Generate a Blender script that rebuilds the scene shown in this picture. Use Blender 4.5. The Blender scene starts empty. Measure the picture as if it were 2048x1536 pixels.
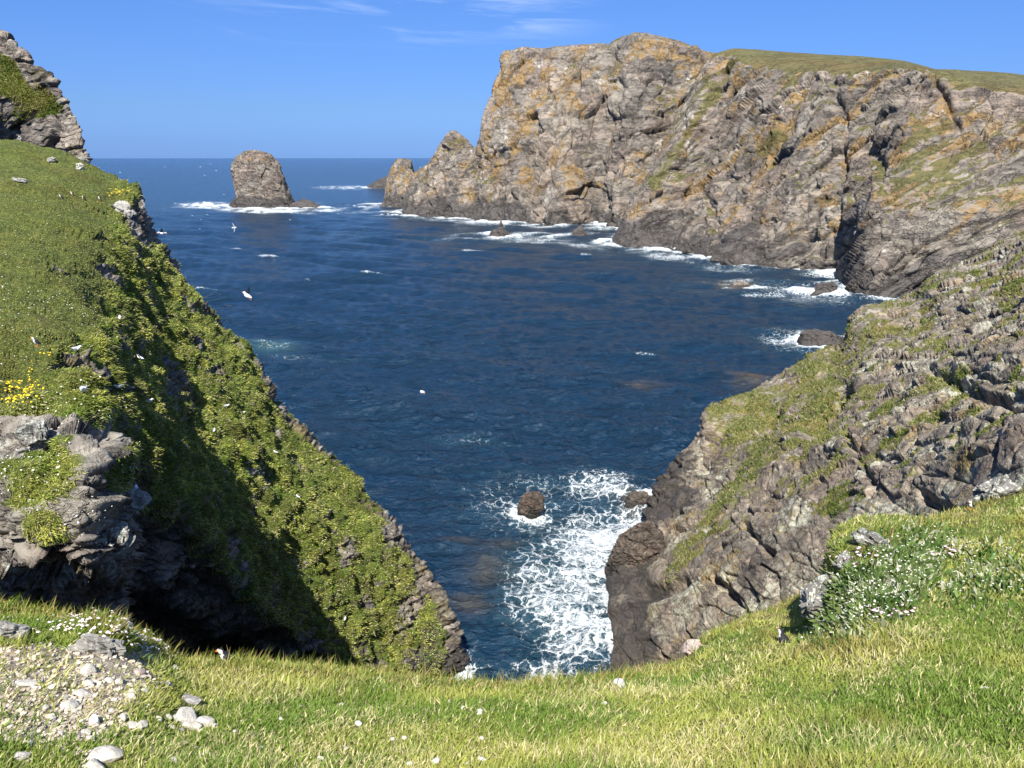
"""Sea cliffs, sea stack and turf slopes round a small inlet."""
import bpy, math, random
import numpy as np

R = math.radians
rng = np.random.default_rng(7)
random.seed(7)
S = bpy.context.scene
COL = S.collection

# ------------------------------------------------------------------ camera, sky, sun, exposure
H = 40.0                       # eye height above the sea
F = 1538.0                     # focal length in photo pixels (2048 wide)
PITCH = R(16.58)
cam_d = bpy.data.cameras.new("camera")
cam_d.sensor_fit = 'HORIZONTAL'
cam_d.sensor_width = 36.0
cam_d.lens = 36.0 * F / 2048.0
cam_d.clip_start = 0.05
cam_d.clip_end = 80000.0
cam = bpy.data.objects.new("camera", cam_d)
cam.location = (0, 0, H)
cam.rotation_euler = (R(90) - PITCH, 0, 0)
COL.objects.link(cam)
S.camera = cam

SUN_AZ, SUN_EL = R(187), R(52)          # azimuth clockwise from +Y
sv = np.array([math.sin(SUN_AZ) * math.cos(SUN_EL), math.cos(SUN_AZ) * math.cos(SUN_EL), math.sin(SUN_EL)])
sun_d = bpy.data.lights.new("sun", 'SUN')
sun_d.energy = 5.0
sun_d.angle = R(0.5)
sun_d.color = (1.0, 0.955, 0.88)
sun = bpy.data.objects.new("sun", sun_d)
from mathutils import Vector
sun.rotation_euler = Vector((-sv[0], -sv[1], -sv[2])).to_track_quat('-Z', 'Y').to_euler()
COL.objects.link(sun)

S.view_settings.view_transform = 'Standard'
S.view_settings.look = 'None'
S.view_settings.exposure = 0.95
S.view_settings.gamma = 1.0
S.render.engine = 'CYCLES'
S.cycles.use_denoising = True
S.cycles.max_bounces = 6
S.cycles.diffuse_bounces = 2
S.cycles.glossy_bounces = 2
S.cycles.transmission_bounces = 2
S.cycles.sample_clamp_indirect = 4.0
S.cycles.sample_clamp_direct = 5.0


class NT:
    """small helper to write node trees"""
    def __init__(self, tree):
        self.t = tree
    def n(self, kind, **kw):
        nd = self.t.nodes.new(kind)
        for k, v in kw.items():
            if k == 'ins':
                for i, val in v.items():
                    self.put(nd.inputs[i], val)
            else:
                setattr(nd, k, v)
        return nd
    def put(self, sock, val):
        if hasattr(val, 'is_output'):
            self.t.links.new(val, sock)
        else:
            sock.default_value = val
    def math(self, op, a, b=None, c=None, clamp=False):
        nd = self.n('ShaderNodeMath', operation=op, use_clamp=clamp)
        self.put(nd.inputs[0], a)
        if b is not None: self.put(nd.inputs[1], b)
        if c is not None: self.put(nd.inputs[2], c)
        return nd.outputs[0]
    def step(self, x, lo, hi):
        nd = self.n('ShaderNodeMapRange', interpolation_type='SMOOTHSTEP')
        self.put(nd.inputs[0], x)
        nd.inputs[1].default_value = lo
        nd.inputs[2].default_value = hi
        return nd.outputs[0]
    def mix(self, f, a, b, mode='MIX'):
        nd = self.n('ShaderNodeMix', data_type='RGBA', blend_type=mode)
        self.put(nd.inputs[0], f)
        self.put(nd.inputs[6], a if hasattr(a, 'is_output') else (*a, 1))
        self.put(nd.inputs[7], b if hasattr(b, 'is_output') else (*b, 1))
        return nd.outputs[2]
    def ramp(self, f, stops):
        nd = self.n('ShaderNodeValToRGB')
        self.put(nd.inputs[0], f)
        e = nd.color_ramp.elements
        while len(e) < len(stops): e.new(0.5)
        for el, (p, c) in zip(e, stops):
            el.position = p
            el.color = (*c, 1)
        return nd.outputs[0]
    def noise(self, vec, scale, detail=4, rough=0.55, dist=0.0):
        nd = self.n('ShaderNodeTexNoise', ins={'Scale': scale, 'Detail': detail, 'Roughness': rough, 'Distortion': dist})
        self.put(nd.inputs['Vector'], vec)
        return nd.outputs['Fac']
    def mapping(self, vec, rot=(0, 0, 0), scale=(1, 1, 1)):
        nd = self.n('ShaderNodeMapping')
        self.put(nd.inputs['Vector'], vec)
        nd.inputs['Rotation'].default_value = rot
        nd.inputs['Scale'].default_value = scale
        return nd.outputs[0]
    def attr(self, name):
        nd = self.n('ShaderNodeAttribute', attribute_name=name)
        return nd


W_ = bpy.data.worlds.new("World")
S.world = W_
W_.use_nodes = True
W_.node_tree.nodes.clear()
w = NT(W_.node_tree)
sky = w.n('ShaderNodeTexSky', sky_type='NISHITA')
sky.sun_disc = False
sky.sun_elevation = SUN_EL
sky.sun_rotation = SUN_AZ
sky.altitude = 40
sky.air_density = 1.0
sky.dust_density = 0.3
sky.ozone_density = 2.0
tc = w.n('ShaderNodeTexCoord').outputs['Generated']
sep = w.n('ShaderNodeSeparateXYZ', ins={0: tc})
az = w.math('ARCTAN2', sep.outputs[0], sep.outputs[1])
el = w.math('ARCSINE', sep.outputs[2])
# clear polar air: the low sky stays blue instead of whitish
tint = w.ramp(w.math('MULTIPLY', el, 1.0), [(0.0, (0.19, 0.38, 1.03)), (0.014, (0.184, 0.352, 0.92)), (0.054, (0.235, 0.383, 0.78)), (0.17, (0.295, 0.475, 0.86)), (0.6, (0.7, 0.85, 1.1))])
skyc = w.mix(1.0, sky.outputs[0], tint, 'MULTIPLY')
cv = w.n('ShaderNodeCombineXYZ', ins={0: w.math('MULTIPLY', az, 5.0), 1: w.math('MULTIPLY', w.math('ADD', el, w.math('MULTIPLY', az, 0.05)), 55.0)})
cn = w.noise(cv.outputs[0], 1.0, 6, 0.62, 0.6)
cmask = w.math('MULTIPLY', w.step(el, R(6.6), R(9.0)), w.math('MULTIPLY', w.step(az, R(-24), R(-10)), w.math('SUBTRACT', 1.0, w.step(az, R(0), R(8)))))
cl = w.math('MULTIPLY', w.math('MULTIPLY', w.step(cn, 0.46, 0.74), cmask), 0.26)
skyc = w.mix(cl, skyc, (8.0, 8.6, 9.4))
bg = w.n('ShaderNodeBackground', ins={0: skyc, 1: 0.084})
wo = w.n('ShaderNodeOutputWorld')
w.t.links.new(bg.outputs[0], wo.inputs[0])

# ------------------------------------------------------------------ geometry helpers
cp, sp = math.cos(PITCH), math.sin(PITCH)
def P(px, py, D):
    """point seen at photo pixel (px,py), D metres ahead"""
    dy = cp + sp * (768 - py) / F
    dx = (px - 1024) / F
    dz = -sp + cp * (768 - py) / F
    t = D / dy
    return np.array([dx * t, D, H + dz * t])
def WD(py):
    dy = cp + sp * (768 - py) / F
    dz = -sp + cp * (768 - py) / F
    return H * dy / -dz
def Wp(px, py):
    """point of the sea surface at pixel"""
    return P(px, py, WD(py))
def proj(p):
    v = p - np.array([0, 0, H])
    zc = v[..., 1] * cp - v[..., 2] * sp
    yc = v[..., 1] * sp + v[..., 2] * cp
    zc = np.where(np.abs(zc) < 1e-4, 1e-4, zc)
    return np.stack([1024 + F * v[..., 0] / zc, 768 - F * yc / zc, zc], -1)

def _hash(ix, iy, iz, seed):
    h = (ix.astype(np.uint32) * np.uint32(374761393) + iy.astype(np.uint32) * np.uint32(668265263)
         + iz.astype(np.uint32) * np.uint32(2147483647 & 0x7feb352d) + np.uint32((seed * 974711 + 12345) & 0xffffffff))
    h ^= h >> np.uint32(15); h *= np.uint32(2246822519)
    h ^= h >> np.uint32(13); h *= np.uint32(3266489917)
    h ^= h >> np.uint32(16)
    return h
_G = np.array([[1,1,0],[-1,1,0],[1,-1,0],[-1,-1,0],[1,0,1],[-1,0,1],[1,0,-1],[-1,0,-1],[0,1,1],[0,-1,1],[0,1,-1],[0,-1,-1],[1,1,0],[-1,1,0],[0,-1,1],[0,-1,-1]], np.float32)
def perlin(p, seed=0):
    p = p.reshape(-1, 3).astype(np.float32)
    i = np.floor(p).astype(np.int64)
    f = p - i
    u = f * f * f * (f * (f * 6 - 15) + 10)
    out = np.zeros(len(p), np.float32)
    for dx in (0, 1):
        wx = u[:, 0] if dx else 1 - u[:, 0]
        for dy in (0, 1):
            wy = u[:, 1] if dy else 1 - u[:, 1]
            for dz in (0, 1):
                wz = u[:, 2] if dz else 1 - u[:, 2]
                h = _hash(i[:, 0] + dx, i[:, 1] + dy, i[:, 2] + dz, seed) & np.uint32(15)
                g = _G[h]
                d = g[:, 0] * (f[:, 0] - dx) + g[:, 1] * (f[:, 1] - dy) + g[:, 2] * (f[:, 2] - dz)
                out += wx * wy * wz * d
    return out
def fbm(p, scale, octaves=4, seed=0, gain=0.5, ridged=False):
    """scale: size of the largest feature in metres (number or 3-vector)"""
    q = p.reshape(-1, 3) / np.asarray(scale, float)
    a, tot, out = 1.0, 0.0, 0
    for o in range(octaves):
        n = perlin(q, seed + o * 17)
        if ridged: n = 0.5 - np.abs(n) * 1.6
        out = out + a * n
        tot += a
        a *= gain
        q = q * 2.03 + 7.3
    return out / tot * 1.6
def worley(p, seed=0, jit=0.85):
    p = p.reshape(-1, 3)
    b = np.floor(p - 0.5).astype(np.int64)
    f1 = np.full(len(p), 9.0); f2 = np.full(len(p), 9.0)
    hid = np.zeros(len(p), np.uint32); vec = np.zeros_like(p)
    for dx in (0, 1):
        for dy in (0, 1):
            for dz in (0, 1):
                c0, c1, c2 = b[:, 0] + dx, b[:, 1] + dy, b[:, 2] + dz
                h = _hash(c0, c1, c2, seed)
                j = np.stack([(h & np.uint32(1023)) / 1023.0, ((h >> np.uint32(10)) & np.uint32(1023)) / 1023.0, ((h >> np.uint32(20)) & np.uint32(1023)) / 1023.0], -1)
                fp = np.stack([c0, c1, c2], -1) + 0.5 + (j - 0.5) * jit
                v = p - fp
                d = np.sqrt((v * v).sum(-1))
                m = d < f1
                f2 = np.where(m, f1, np.minimum(f2, d))
                f1 = np.where(m, d, f1)
                hid = np.where(m, h, hid)
                vec = np.where(m[:, None], v, vec)
    return f1, f2, hid, vec
def hrand(h, k):
    k = np.full(h.shape, k, np.int64)
    return (_hash(h.astype(np.int64) & 0xffff, (h.astype(np.int64) >> 16), k, 91) & np.uint32(0xffff)) / 65535.0
def facets(p, size, seed, axes=None, tilt=0.8, off=0.7, crack=0.35, warp=0.25):
    """blocky broken-rock relief of unit amplitude; returns (height, block tone, crack 0..1)"""
    q = p.reshape(-1, 3)
    if axes is not None: q = q @ np.asarray(axes).T
    q = q / np.asarray(size, float)
    # beds of uneven thickness
    q2 = q[:, 2]
    q = q.copy()
    q[:, 2] = q2 + 1.5 * perlin(np.stack([q[:, 0] * 0.12 + 3.3, q[:, 1] * 0.12 + 1.7, q2 * 0.37], -1), seed + 8)
    if warp:
        q = q + warp * np.stack([perlin(q * 0.9 + 5.1, seed + 3), perlin(q * 0.9 + 11.7, seed + 4), perlin(q * 0.9 + 23.1, seed + 5)], -1) * 1.5
    f1, f2, h, v = worley(q, seed)
    d = np.stack([hrand(h, 1), hrand(h, 2), hrand(h, 3)], -1) * 2 - 1
    z = (v * d).sum(-1) * tilt + (hrand(h, 4) - 0.5) * off
    ck = np.clip(1 - (f2 - f1) / 0.10, 0, 1)
    return z - ck * crack, hrand(h, 5), ck
def ss(x, a, b):
    t = np.clip((x - a) / (b - a), 0, 1)
    return t * t * (3 - 2 * t)

def pchip(x, Y, xq):
    """monotone cubic along axis 0"""
    n = len(x)
    h = np.diff(x)
    hh = h.reshape((-1,) + (1,) * (Y.ndim - 1))
    dl = np.diff(Y, axis=0) / hh
    m = np.zeros_like(Y)
    if n > 2:
        a, b = dl[:-1], dl[1:]
        w1 = 2 * hh[1:] + hh[:-1]; w2 = hh[1:] + 2 * hh[:-1]
        same = a * b > 0
        with np.errstate(divide='ignore', invalid='ignore'):
            hm = (w1 + w2) / (w1 / a + w2 / b)
        m[1:-1] = np.where(same, hm, 0)
    m[0], m[-1] = dl[0], dl[-1]
    k = np.clip(np.searchsorted(x, xq, side='right') - 1, 0, n - 2)
    t = ((xq - x[k]) / h[k]).reshape((-1,) + (1,) * (Y.ndim - 1))
    hk = hh[k]
    return ((2*t**3 - 3*t**2 + 1) * Y[k] + (t**3 - 2*t**2 + t) * hk * m[k] + (-2*t**3 + 3*t**2) * Y[k+1] + (t**3 - t**2) * hk * m[k+1])

def loft(ctrl, step=1.3, lin=False, maxn=1100):
    """dense grid through a lattice of control points; density follows the size seen in the picture"""
    C = np.asarray(ctrl, float)
    for ax in (0, 1):
        A = C if ax == 0 else np.swapaxes(C, 0, 1)
        n = A.shape[0]
        x = np.arange(n, dtype=float)
        tq = np.linspace(0, n - 1, (n - 1) * 12 + 1)
        f = pchip(x, A, tq)
        pr = proj(f)
        vis = (pr[..., 2] > 0.3) & (pr[..., 0] > -250) & (pr[..., 0] < 2300) & (pr[..., 1] > -200) & (pr[..., 1] < 1750)
        d = np.sqrt(((pr[1:, :, :2] - pr[:-1, :, :2]) ** 2).sum(-1))
        d = np.minimum(np.where(vis[1:] & vis[:-1], d, d * 0.12), 60)
        d = np.percentile(d, 80, axis=1) + 0.3
        cum = np.concatenate([[0], np.cumsum(d)])
        N = int(min(maxn, max(12, cum[-1] / step)))
        ts = np.interp(np.linspace(0, cum[-1], N), cum, tq)
        g = pchip(x, A, ts)
        C = g if ax == 0 else np.swapaxes(g, 0, 1)
    return C
def normals(G):
    du = np.gradient(G, axis=0); dv = np.gradient(G, axis=1)
    n = np.cross(du, dv)
    n /= np.linalg.norm(n, axis=-1, keepdims=True) + 1e-9
    return n
def face_cam(G):
    """grid normals turned towards the viewer's side on average"""
    n = normals(G)
    v = np.array([0, 0, H]) - G
    if ((n * v).sum(-1) > 0).mean() < 0.5: n = -n
    return n
def smooth_grid(A, k):
    for _ in range(k):
        A = A.copy()
        A[1:-1] = 0.25 * A[:-2] + 0.5 * A[1:-1] + 0.25 * A[2:]
        A[:, 1:-1] = 0.25 * A[:, :-2] + 0.5 * A[:, 1:-1] + 0.25 * A[:, 2:]
    return A

def mesh_obj(name, verts, quads=None, tris=None, mat=None, parent=None, attrs=None, smooth=True):
    me = bpy.data.meshes.new(name)
    verts = np.asarray(verts, np.float32).reshape(-1, 3)
    nq = 0 if quads is None else len(quads)
    nt = 0 if tris is None else len(tris)
    me.vertices.add(len(verts))
    me.vertices.foreach_set('co', verts.ravel())
    idx, start = [], []
    if nq: idx.append(np.asarray(quads, np.int32).ravel()); start.append(np.arange(nq) * 4)
    if nt: idx.append(np.asarray(tris, np.int32).ravel()); start.append(np.arange(nt) * 3 + nq * 4)
    idx = np.concatenate(idx)
    me.loops.add(len(idx))
    me.loops.foreach_set('vertex_index', idx.astype(np.int32))
    me.polygons.add(nq + nt)
    me.polygons.foreach_set('loop_start', np.concatenate(start).astype(np.int32))
    me.update(calc_edges=True)
    me.polygons.foreach_set('use_smooth', np.full(nq + nt, smooth))
    for k, v in (attrs or {}).items():
        v = np.asarray(v, np.float32)
        if v.ndim == 1 or v.shape[-1] == 1:
            at = me.attributes.new(k, 'FLOAT', 'POINT'); at.data.foreach_set('value', v.ravel())
        else:
            v = v.reshape(-1, v.shape[-1])
            if v.shape[1] == 3: v = np.concatenate([v, np.ones((len(v), 1), np.float32)], 1)
            at = me.attributes.new(k, 'FLOAT_COLOR', 'POINT'); at.data.foreach_set('color', v.ravel())
    if mat: me.materials.append(mat)
    ob = bpy.data.objects.new(name, me)
    COL.objects.link(ob)
    if parent: ob.parent = parent
    return ob
def grid_faces(nu, nv, wrap=False):
    i = np.arange(nu * nv).reshape(nu, nv)
    a, b, c, d = i[:-1, :-1], i[1:, :-1], i[1:, 1:], i[:-1, 1:]
    q = np.stack([a, b, c, d], -1).reshape(-1, 4)
    if wrap:
        q2 = np.stack([i[:-1, -1], i[1:, -1], i[1:, 0], i[:-1, 0]], -1)
        q = np.concatenate([q, q2])
    return q
def grid_obj(name, G, mat, attrs=None, wrap=False, smooth=True, parent=None):
    q = grid_faces(G.shape[0], G.shape[1], wrap)
    # keep faces turned to the camera side
    n = normals(G); v = np.array([0, 0, H]) - G
    if ((n * v).sum(-1) > 0).mean() < 0.5: q = q[:, ::-1]
    return mesh_obj(name, G.reshape(-1, 3), quads=q, mat=mat, attrs=attrs, smooth=smooth, parent=parent)
def tag(o, label=None, cat=None, group=None, kind=None):
    if label: o['label'] = label
    if cat: o['category'] = cat
    if group: o['group'] = group
    if kind: o['kind'] = kind
    return o

# ------------------------------------------------------------------ materials
def new_mat(name):
    m = bpy.data.materials.new(name)
    m.use_nodes = True
    m.node_tree.nodes.clear()
    t = NT(m.node_tree)
    out = t.n('ShaderNodeOutputMaterial')
    return m, t, out

def rock_mat(name, unit, dark, mid, pale, ochre, grass_a, grass_b, wet=(0.028, 0.025, 0.022), rot=(0, 0, 0), lichen=(0.5, 0.5, 0.43), bump=0.6, joint_amt=0.5):
    """mask: R turf, G ochre lichen, B wet black zone, A pale lichen; tone: value of each block"""
    m, t, out = new_mat(name)
    pos = t.n('ShaderNodeTexCoord').outputs['Object']
    an = t.mapping(pos, rot, (1 / unit * 0.5, 1 / unit * 0.5, 1 / unit * 2.2))
    iso = t.mapping(pos, (0.3, 0.5, 0.2), (1 / unit, 1 / unit, 1 / unit))
    mk = t.attr('mask')
    ms = t.n('ShaderNodeSeparateColor', ins={0: mk.outputs['Color']})
    tone = t.attr('tone').outputs['Fac']
    n1 = t.noise(an, 1.0, 8, 0.62, 0.5)
    n2 = t.noise(iso, 0.25, 6, 0.6, 0.3)
    n3 = t.noise(iso, 2.6, 6, 0.7)
    n4 = t.noise(iso, 0.9, 7, 0.68, 0.8)
    v = t.math('ADD', t.math('MULTIPLY', n1, 0.65), t.math('MULTIPLY', tone, 0.35))
    c = t.ramp(v, [(0.28, dark), (0.45, mid), (0.58, tuple(0.5 * (a + b) for a, b in zip(mid, pale))), (0.74, pale)])
    warm = t.mix(t.step(n2, 0.42, 0.62), c, t.mix(1.0, c, (1.05, 0.965, 0.94), 'MULTIPLY'))
    c = t.mix(t.step(n3, 0.55, 0.8), warm, t.mix(1.0, warm, (0.62, 0.6, 0.6), 'MULTIPLY'))
    och = t.math('MULTIPLY', t.step(t.math('ADD', n4, t.math('MULTIPLY', ms.outputs[1], 0.6)), 0.66, 0.90), 0.88)
    c = t.mix(och, c, t.mix(n3, ochre, tuple(x * 0.6 for x in ochre)))
    lic = t.step(t.math('ADD', n3, t.math('MULTIPLY', mk.outputs['Alpha'], 0.6)), 0.78, 0.96)
    c = t.mix(lic, c, lichen)
    g1 = t.noise(iso, 3.2, 5, 0.7)
    gcol = t.mix(t.step(g1, 0.3, 0.7), grass_a, grass_b)
    g2 = t.noise(iso, 0.16, 6, 0.65, 0.4)
    gcol = t.mix(t.math('MULTIPLY', t.step(g2, 0.45, 0.65), 0.55), gcol, t.mix(1.0, gcol, (1.15, 0.82, 0.75), 'MULTIPLY'))
    gm = t.step(t.math('ADD', ms.outputs[0], t.math('MULTIPLY', t.math('SUBTRACT', n4, 0.5), 0.9)), 0.42, 0.6)
    c = t.mix(gm, c, gcol)
    wm = t.step(t.math('ADD', ms.outputs[2], t.math('MULTIPLY', t.math('SUBTRACT', n4, 0.5), 0.8)), 0.35, 0.7)
    c = t.mix(wm, c, t.mix(n3, wet, tuple(x * 2.6 for x in wet)))
    # joints: thin irregular cracks, two sizes, holding dark soil
    cw = t.n('ShaderNodeVectorMath', operation='MULTIPLY_ADD')
    cwn = t.n('ShaderNodeTexNoise', ins={'Scale': 0.8, 'Detail': 5, 'Roughness': 0.6}); t.put(cwn.inputs['Vector'], iso)
    t.put(cw.inputs[0], cwn.outputs['Color']); cw.inputs[1].default_value = (1.6, 1.6, 1.6)
    t.put(cw.inputs[2], t.mapping(pos, rot, (1 / unit * 0.22, 1 / unit * 0.30, 1 / unit * 0.75)))
    def joint(sc, w_):
        vo = t.n('ShaderNodeTexVoronoi', feature='DISTANCE_TO_EDGE', ins={'Scale': sc})
        t.put(vo.inputs['Vector'], cw.outputs[0])
        return t.math('SUBTRACT', 1.0, t.step(vo.outputs['Distance'], 0.0, w_))
    j1 = joint(0.8, 0.045)
    j2 = t.math('MULTIPLY', joint(2.6, 0.06), t.step(n4, 0.42, 0.6))
    jt = t.math('MAXIMUM', j1, t.math('MULTIPLY', j2, 0.7))
    c = t.mix(t.math('MULTIPLY', jt, t.math('MULTIPLY', t.math('SUBTRACT', 1.0, gm), joint_amt)), c, tuple(x * 0.45 for x in dark))
    n5 = t.noise(iso, 7.0, 4, 0.7)
    hgt = t.math('ADD', t.math('MULTIPLY', n1, 1.0), t.math('MULTIPLY', n4, 0.7))
    hgt = t.math('ADD', hgt, t.math('SUBTRACT', t.math('MULTIPLY', n5, 0.25), t.math('MULTIPLY', jt, 0.9)))
    bp = t.n('ShaderNodeBump', ins={'Strength': bump, 'Distance': unit * 0.35, 'Height': hgt})
    bs = t.n('ShaderNodeBsdfPrincipled', ins={'Base Color': c, 'Normal': bp.outputs[0]})
    t.put(bs.inputs['Roughness'], t.math('SUBTRACT', 0.9, t.math('MULTIPLY', wm, 0.35)))
    bs.inputs['Specular IOR Level'].default_value = 0.25
    t.t.links.new(bs.outputs[0], out.inputs[0])
    return m

def blade_mat(name, trans=0.35):
    m, t, out = new_mat(name)
    c = t.attr('Col').outputs['Color']
    d = t.n('ShaderNodeBsdfDiffuse', ins={0: c})
    tr = t.n('ShaderNodeBsdfTranslucent', ins={0: t.mix(1.0, c, (1.1, 1.15, 0.6), 'MULTIPLY')})
    mx = t.n('ShaderNodeMixShader', ins={0: trans, 1: d.outputs[0], 2: tr.outputs[0]})
    t.t.links.new(mx.outputs[0], out.inputs[0])
    return m
def plain_mat(name, col, rough=0.8, var=0.25, scale=20.0, bump=0.0, spec=0.3):
    m, t, out = new_mat(name)
    pos = t.n('ShaderNodeTexCoord').outputs['Object']
    n = t.noise(pos, scale, 5, 0.6)
    c = t.mix(n, tuple(x * (1 - var) for x in col), tuple(min(1, x * (1 + var)) for x in col))
    bs = t.n('ShaderNodeBsdfPrincipled', ins={'Base Color': c, 'Roughness': rough})
    bs.inputs['Specular IOR Level'].default_value = spec
    if bump:
        bp = t.n('ShaderNodeBump', ins={'Strength': bump, 'Distance': 0.02, 'Height': n})
        t.t.links.new(bp.outputs[0], bs.inputs['Normal'])
    t.t.links.new(bs.outputs[0], out.inputs[0])
    return m
def attr_mat(name, rough=0.7):
    m, t, out = new_mat(name)
    bs = t.n('ShaderNodeBsdfPrincipled', ins={'Base Color': t.attr('Col').outputs['Color'], 'Roughness': rough})
    bs.inputs['Specular IOR Level'].default_value = 0.2
    t.t.links.new(bs.outputs[0], out.inputs[0])
    return m

M_FAR = rock_mat('far_rock', 5.0, (0.062, 0.057, 0.051), (0.158, 0.139, 0.117), (0.325, 0.288, 0.232), (0.31, 0.20, 0.078), (0.085, 0.085, 0.034), (0.15, 0.135, 0.055), wet=(0.045, 0.040, 0.036), rot=(0, R(50), R(20)), lichen=(0.46, 0.43, 0.37), bump=0.75, joint_amt=0.22)
M_RIGHT = rock_mat('headland_rock', 0.9, (0.06, 0.055, 0.05), (0.185, 0.156, 0.122), (0.38, 0.335, 0.252), (0.36, 0.26, 0.10), (0.11, 0.125, 0.04), (0.20, 0.185, 0.07), wet=(0.040, 0.034, 0.028), rot=(R(10), R(-25), 0), lichen=(0.42, 0.41, 0.31), bump=0.7)
M_LEFT = rock_mat('turf_rock', 0.7, (0.05, 0.047, 0.045), (0.16, 0.142, 0.12), (0.36, 0.33, 0.27), (0.20, 0.16, 0.07), (0.050, 0.075, 0.014), (0.115, 0.13, 0.030), rot=(R(5), R(-15), 0), lichen=(0.45, 0.46, 0.40), bump=0.7)
M_GROUND = rock_mat('turf_ground', 0.25, (0.16, 0.13, 0.09), (0.34, 0.28, 0.20), (0.5, 0.44, 0.35), (0.2, 0.15, 0.06), (0.085, 0.11, 0.022), (0.21, 0.20, 0.06), bump=0.5)
M_BLADE = blade_mat('grass_blade')

# ------------------------------------------------------------------ far cliffs
def frac_rows(base, top, fr=((0.22, 0.20), (0.45, 0.42), (0.7, 0.66), (0.88, 0.85))):
    """points between a base and a top: (height fraction, setback fraction)"""
    b, t_ = np.asarray(base), np.asarray(top)
    rows = [b + np.array([0, 0, -4.0]), b]
    for hf, sf in fr:
        q = b + (t_ - b) * sf
        q[2] = b[2] + (t_[2] - b[2]) * hf
        rows.append(q)
    rows.append(t_)
    return rows
def col_px(pts):
    """explicit list of (px,py,D)"""
    return [P(*p) for p in pts]

def rock_frame(dip, strike):
    """unit axes (two in the bed, one across it)"""
    a = np.array([math.cos(strike), math.sin(strike), 0])
    n = np.array([-math.sin(strike) * math.sin(dip), math.cos(strike) * math.sin(dip), math.cos(dip)])
    return np.stack([a, np.cross(n, a), n])

def frame_n(n):
    n = np.array(n, float); n /= np.linalg.norm(n)
    a = np.cross([0, 0, 1.0], n); a /= np.linalg.norm(a)
    return np.stack([a, np.cross(n, a), n])

def far_rock(G, name, axes, k=1.0, turf_z=None, label=None, kind='structure', seed=0, gfun=None, wet_z=9.0, cat=None, keep=None, clefts=()):
    n = smooth_grid(face_cam(G), 14)
    n = n / (np.linalg.norm(n, axis=-1, keepdims=True) + 1e-9)
    shp = G.shape[:2]
    p = G.reshape(-1, 3)
    edge = 1.0 if keep is None else keep.reshape(-1)
    q = p @ axes.T
    big = fbm(p, np.array([42, 42, 70]) * k, 3, seed + 1, 0.5)
    rid = fbm(q, np.array([70, 50, 13]) * k, 3, seed + 2, 0.5, True)
    f0, t0, c0 = facets(p, np.array([38, 30, 12.0]) * k, seed + 6, axes, warp=0.45)
    f1, t1, c1 = facets(p, np.array([17, 13, 6.0]) * k, seed + 3, axes, warp=0.45)
    f2, t2, c2 = facets(p, np.array([6.5, 5, 2.9]) * k, seed + 4, axes, warp=0.45)
    f3, t3, c3 = facets(p, np.array([2.6, 2.4, 1.1]) * k, seed + 5, axes)
    h = (big * 5.0 + rid * 2.6 + f0 * 5.0 + f1 * 1.9 + f2 * 0.7 + f3 * 0.28) * k * edge
    h = h - np.median(h) - 0.6 * k
    vw = np.array([0, 0, H]) - G
    facing = np.abs((n * vw).sum(-1) / np.linalg.norm(vw, axis=-1)).reshape(-1)
    h = h * (0.35 + 0.65 * ss(facing, 0.08, 0.4))          # calm where the wall turns edge-on
    pr = proj(p)
    wob = fbm(p, 25 * k, 3, seed + 21) * 16
    for x0, y0, x1, y1, wd, dep in clefts:
        dx, dy = x1 - x0, y1 - y0
        L = math.hypot(dx, dy)
        t = np.clip(((pr[:, 0] - x0) * dx + (pr[:, 1] - y0) * dy) / L ** 2, 0, 1)
        d = ((pr[:, 0] - x0) * dy - (pr[:, 1] - y0) * dx) / L + wob
        e = np.hypot(pr[:, 0] - x0 - t * dx, pr[:, 1] - y0 - t * dy)
        inl = np.exp(-(np.maximum(e - np.abs(d - wob), 0) / 10) ** 2)
        h = h - 0.6 * dep * inl * np.exp(-np.abs(d / (1.3 * wd)) ** 1.5) * edge
    Gd = G + n * h.reshape(*shp, 1)
    n2 = face_cam(Gd)
    z = Gd[..., 2].reshape(-1)
    nz = smooth_grid(n2[..., 2], 3).reshape(-1)
    m = np.zeros((len(p), 4), np.float32)
    gr = ss(nz, 0.40, 0.72) * 0.65 + fbm(q, np.array([50, 36, 16]) * k, 5, seed + 9, 0.6) * 1.05
    gr = gr * ss(z, 14 * k, 40 * k) * 0.8
    if gfun is not None: gr = gfun(p, z, gr, nz)
    m[:, 0] = np.clip(gr, 0, 1)
    m[:, 1] = np.clip(0.24 + fbm(q, np.array([46, 34, 15]) * k, 5, seed + 11, 0.62) * 0.95 + (t1 - 0.5) * 0.35 + (t2 - 0.5) * 0.3, 0, 1) * (0.4 + 0.6 * ss(z, 8 * k, 26 * k))
    m[:, 2] = 0.92 * (1 - ss(z + fbm(p, 26 * k, 4, seed + 12) * 15 * k, -0.1 * wet_z, wet_z * 2.0)) + 0.34 * ss(fbm(q, np.array([50, 36, 14]) * k, 4, seed + 22), 0.12, 0.5)
    m[:, 3] = np.clip(fbm(p, np.array([14, 14, 34]) * k, 4, seed + 14) * 0.9 + 0.05, 0, 0.55)
    tone = 0.30 * t0 + 0.28 * t1 + 0.25 * t2 + 0.15 * t3 + 0.06 + fbm(q, np.array([60, 40, 16]) * k, 4, seed + 15) * 0.34 - 0.25 * np.maximum(c2 * 0.5, c1 * 0.8)
    o = grid_obj(name, Gd, M_FAR, {'mask': m, 'tone': tone}, smooth=True)
    tag(o, label, cat, kind=kind)
    return Gd

AX_B = frame_n((-0.38, 0.757, 0.497))
AX_A = frame_n((-0.38, 0.757, -0.46))

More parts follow.
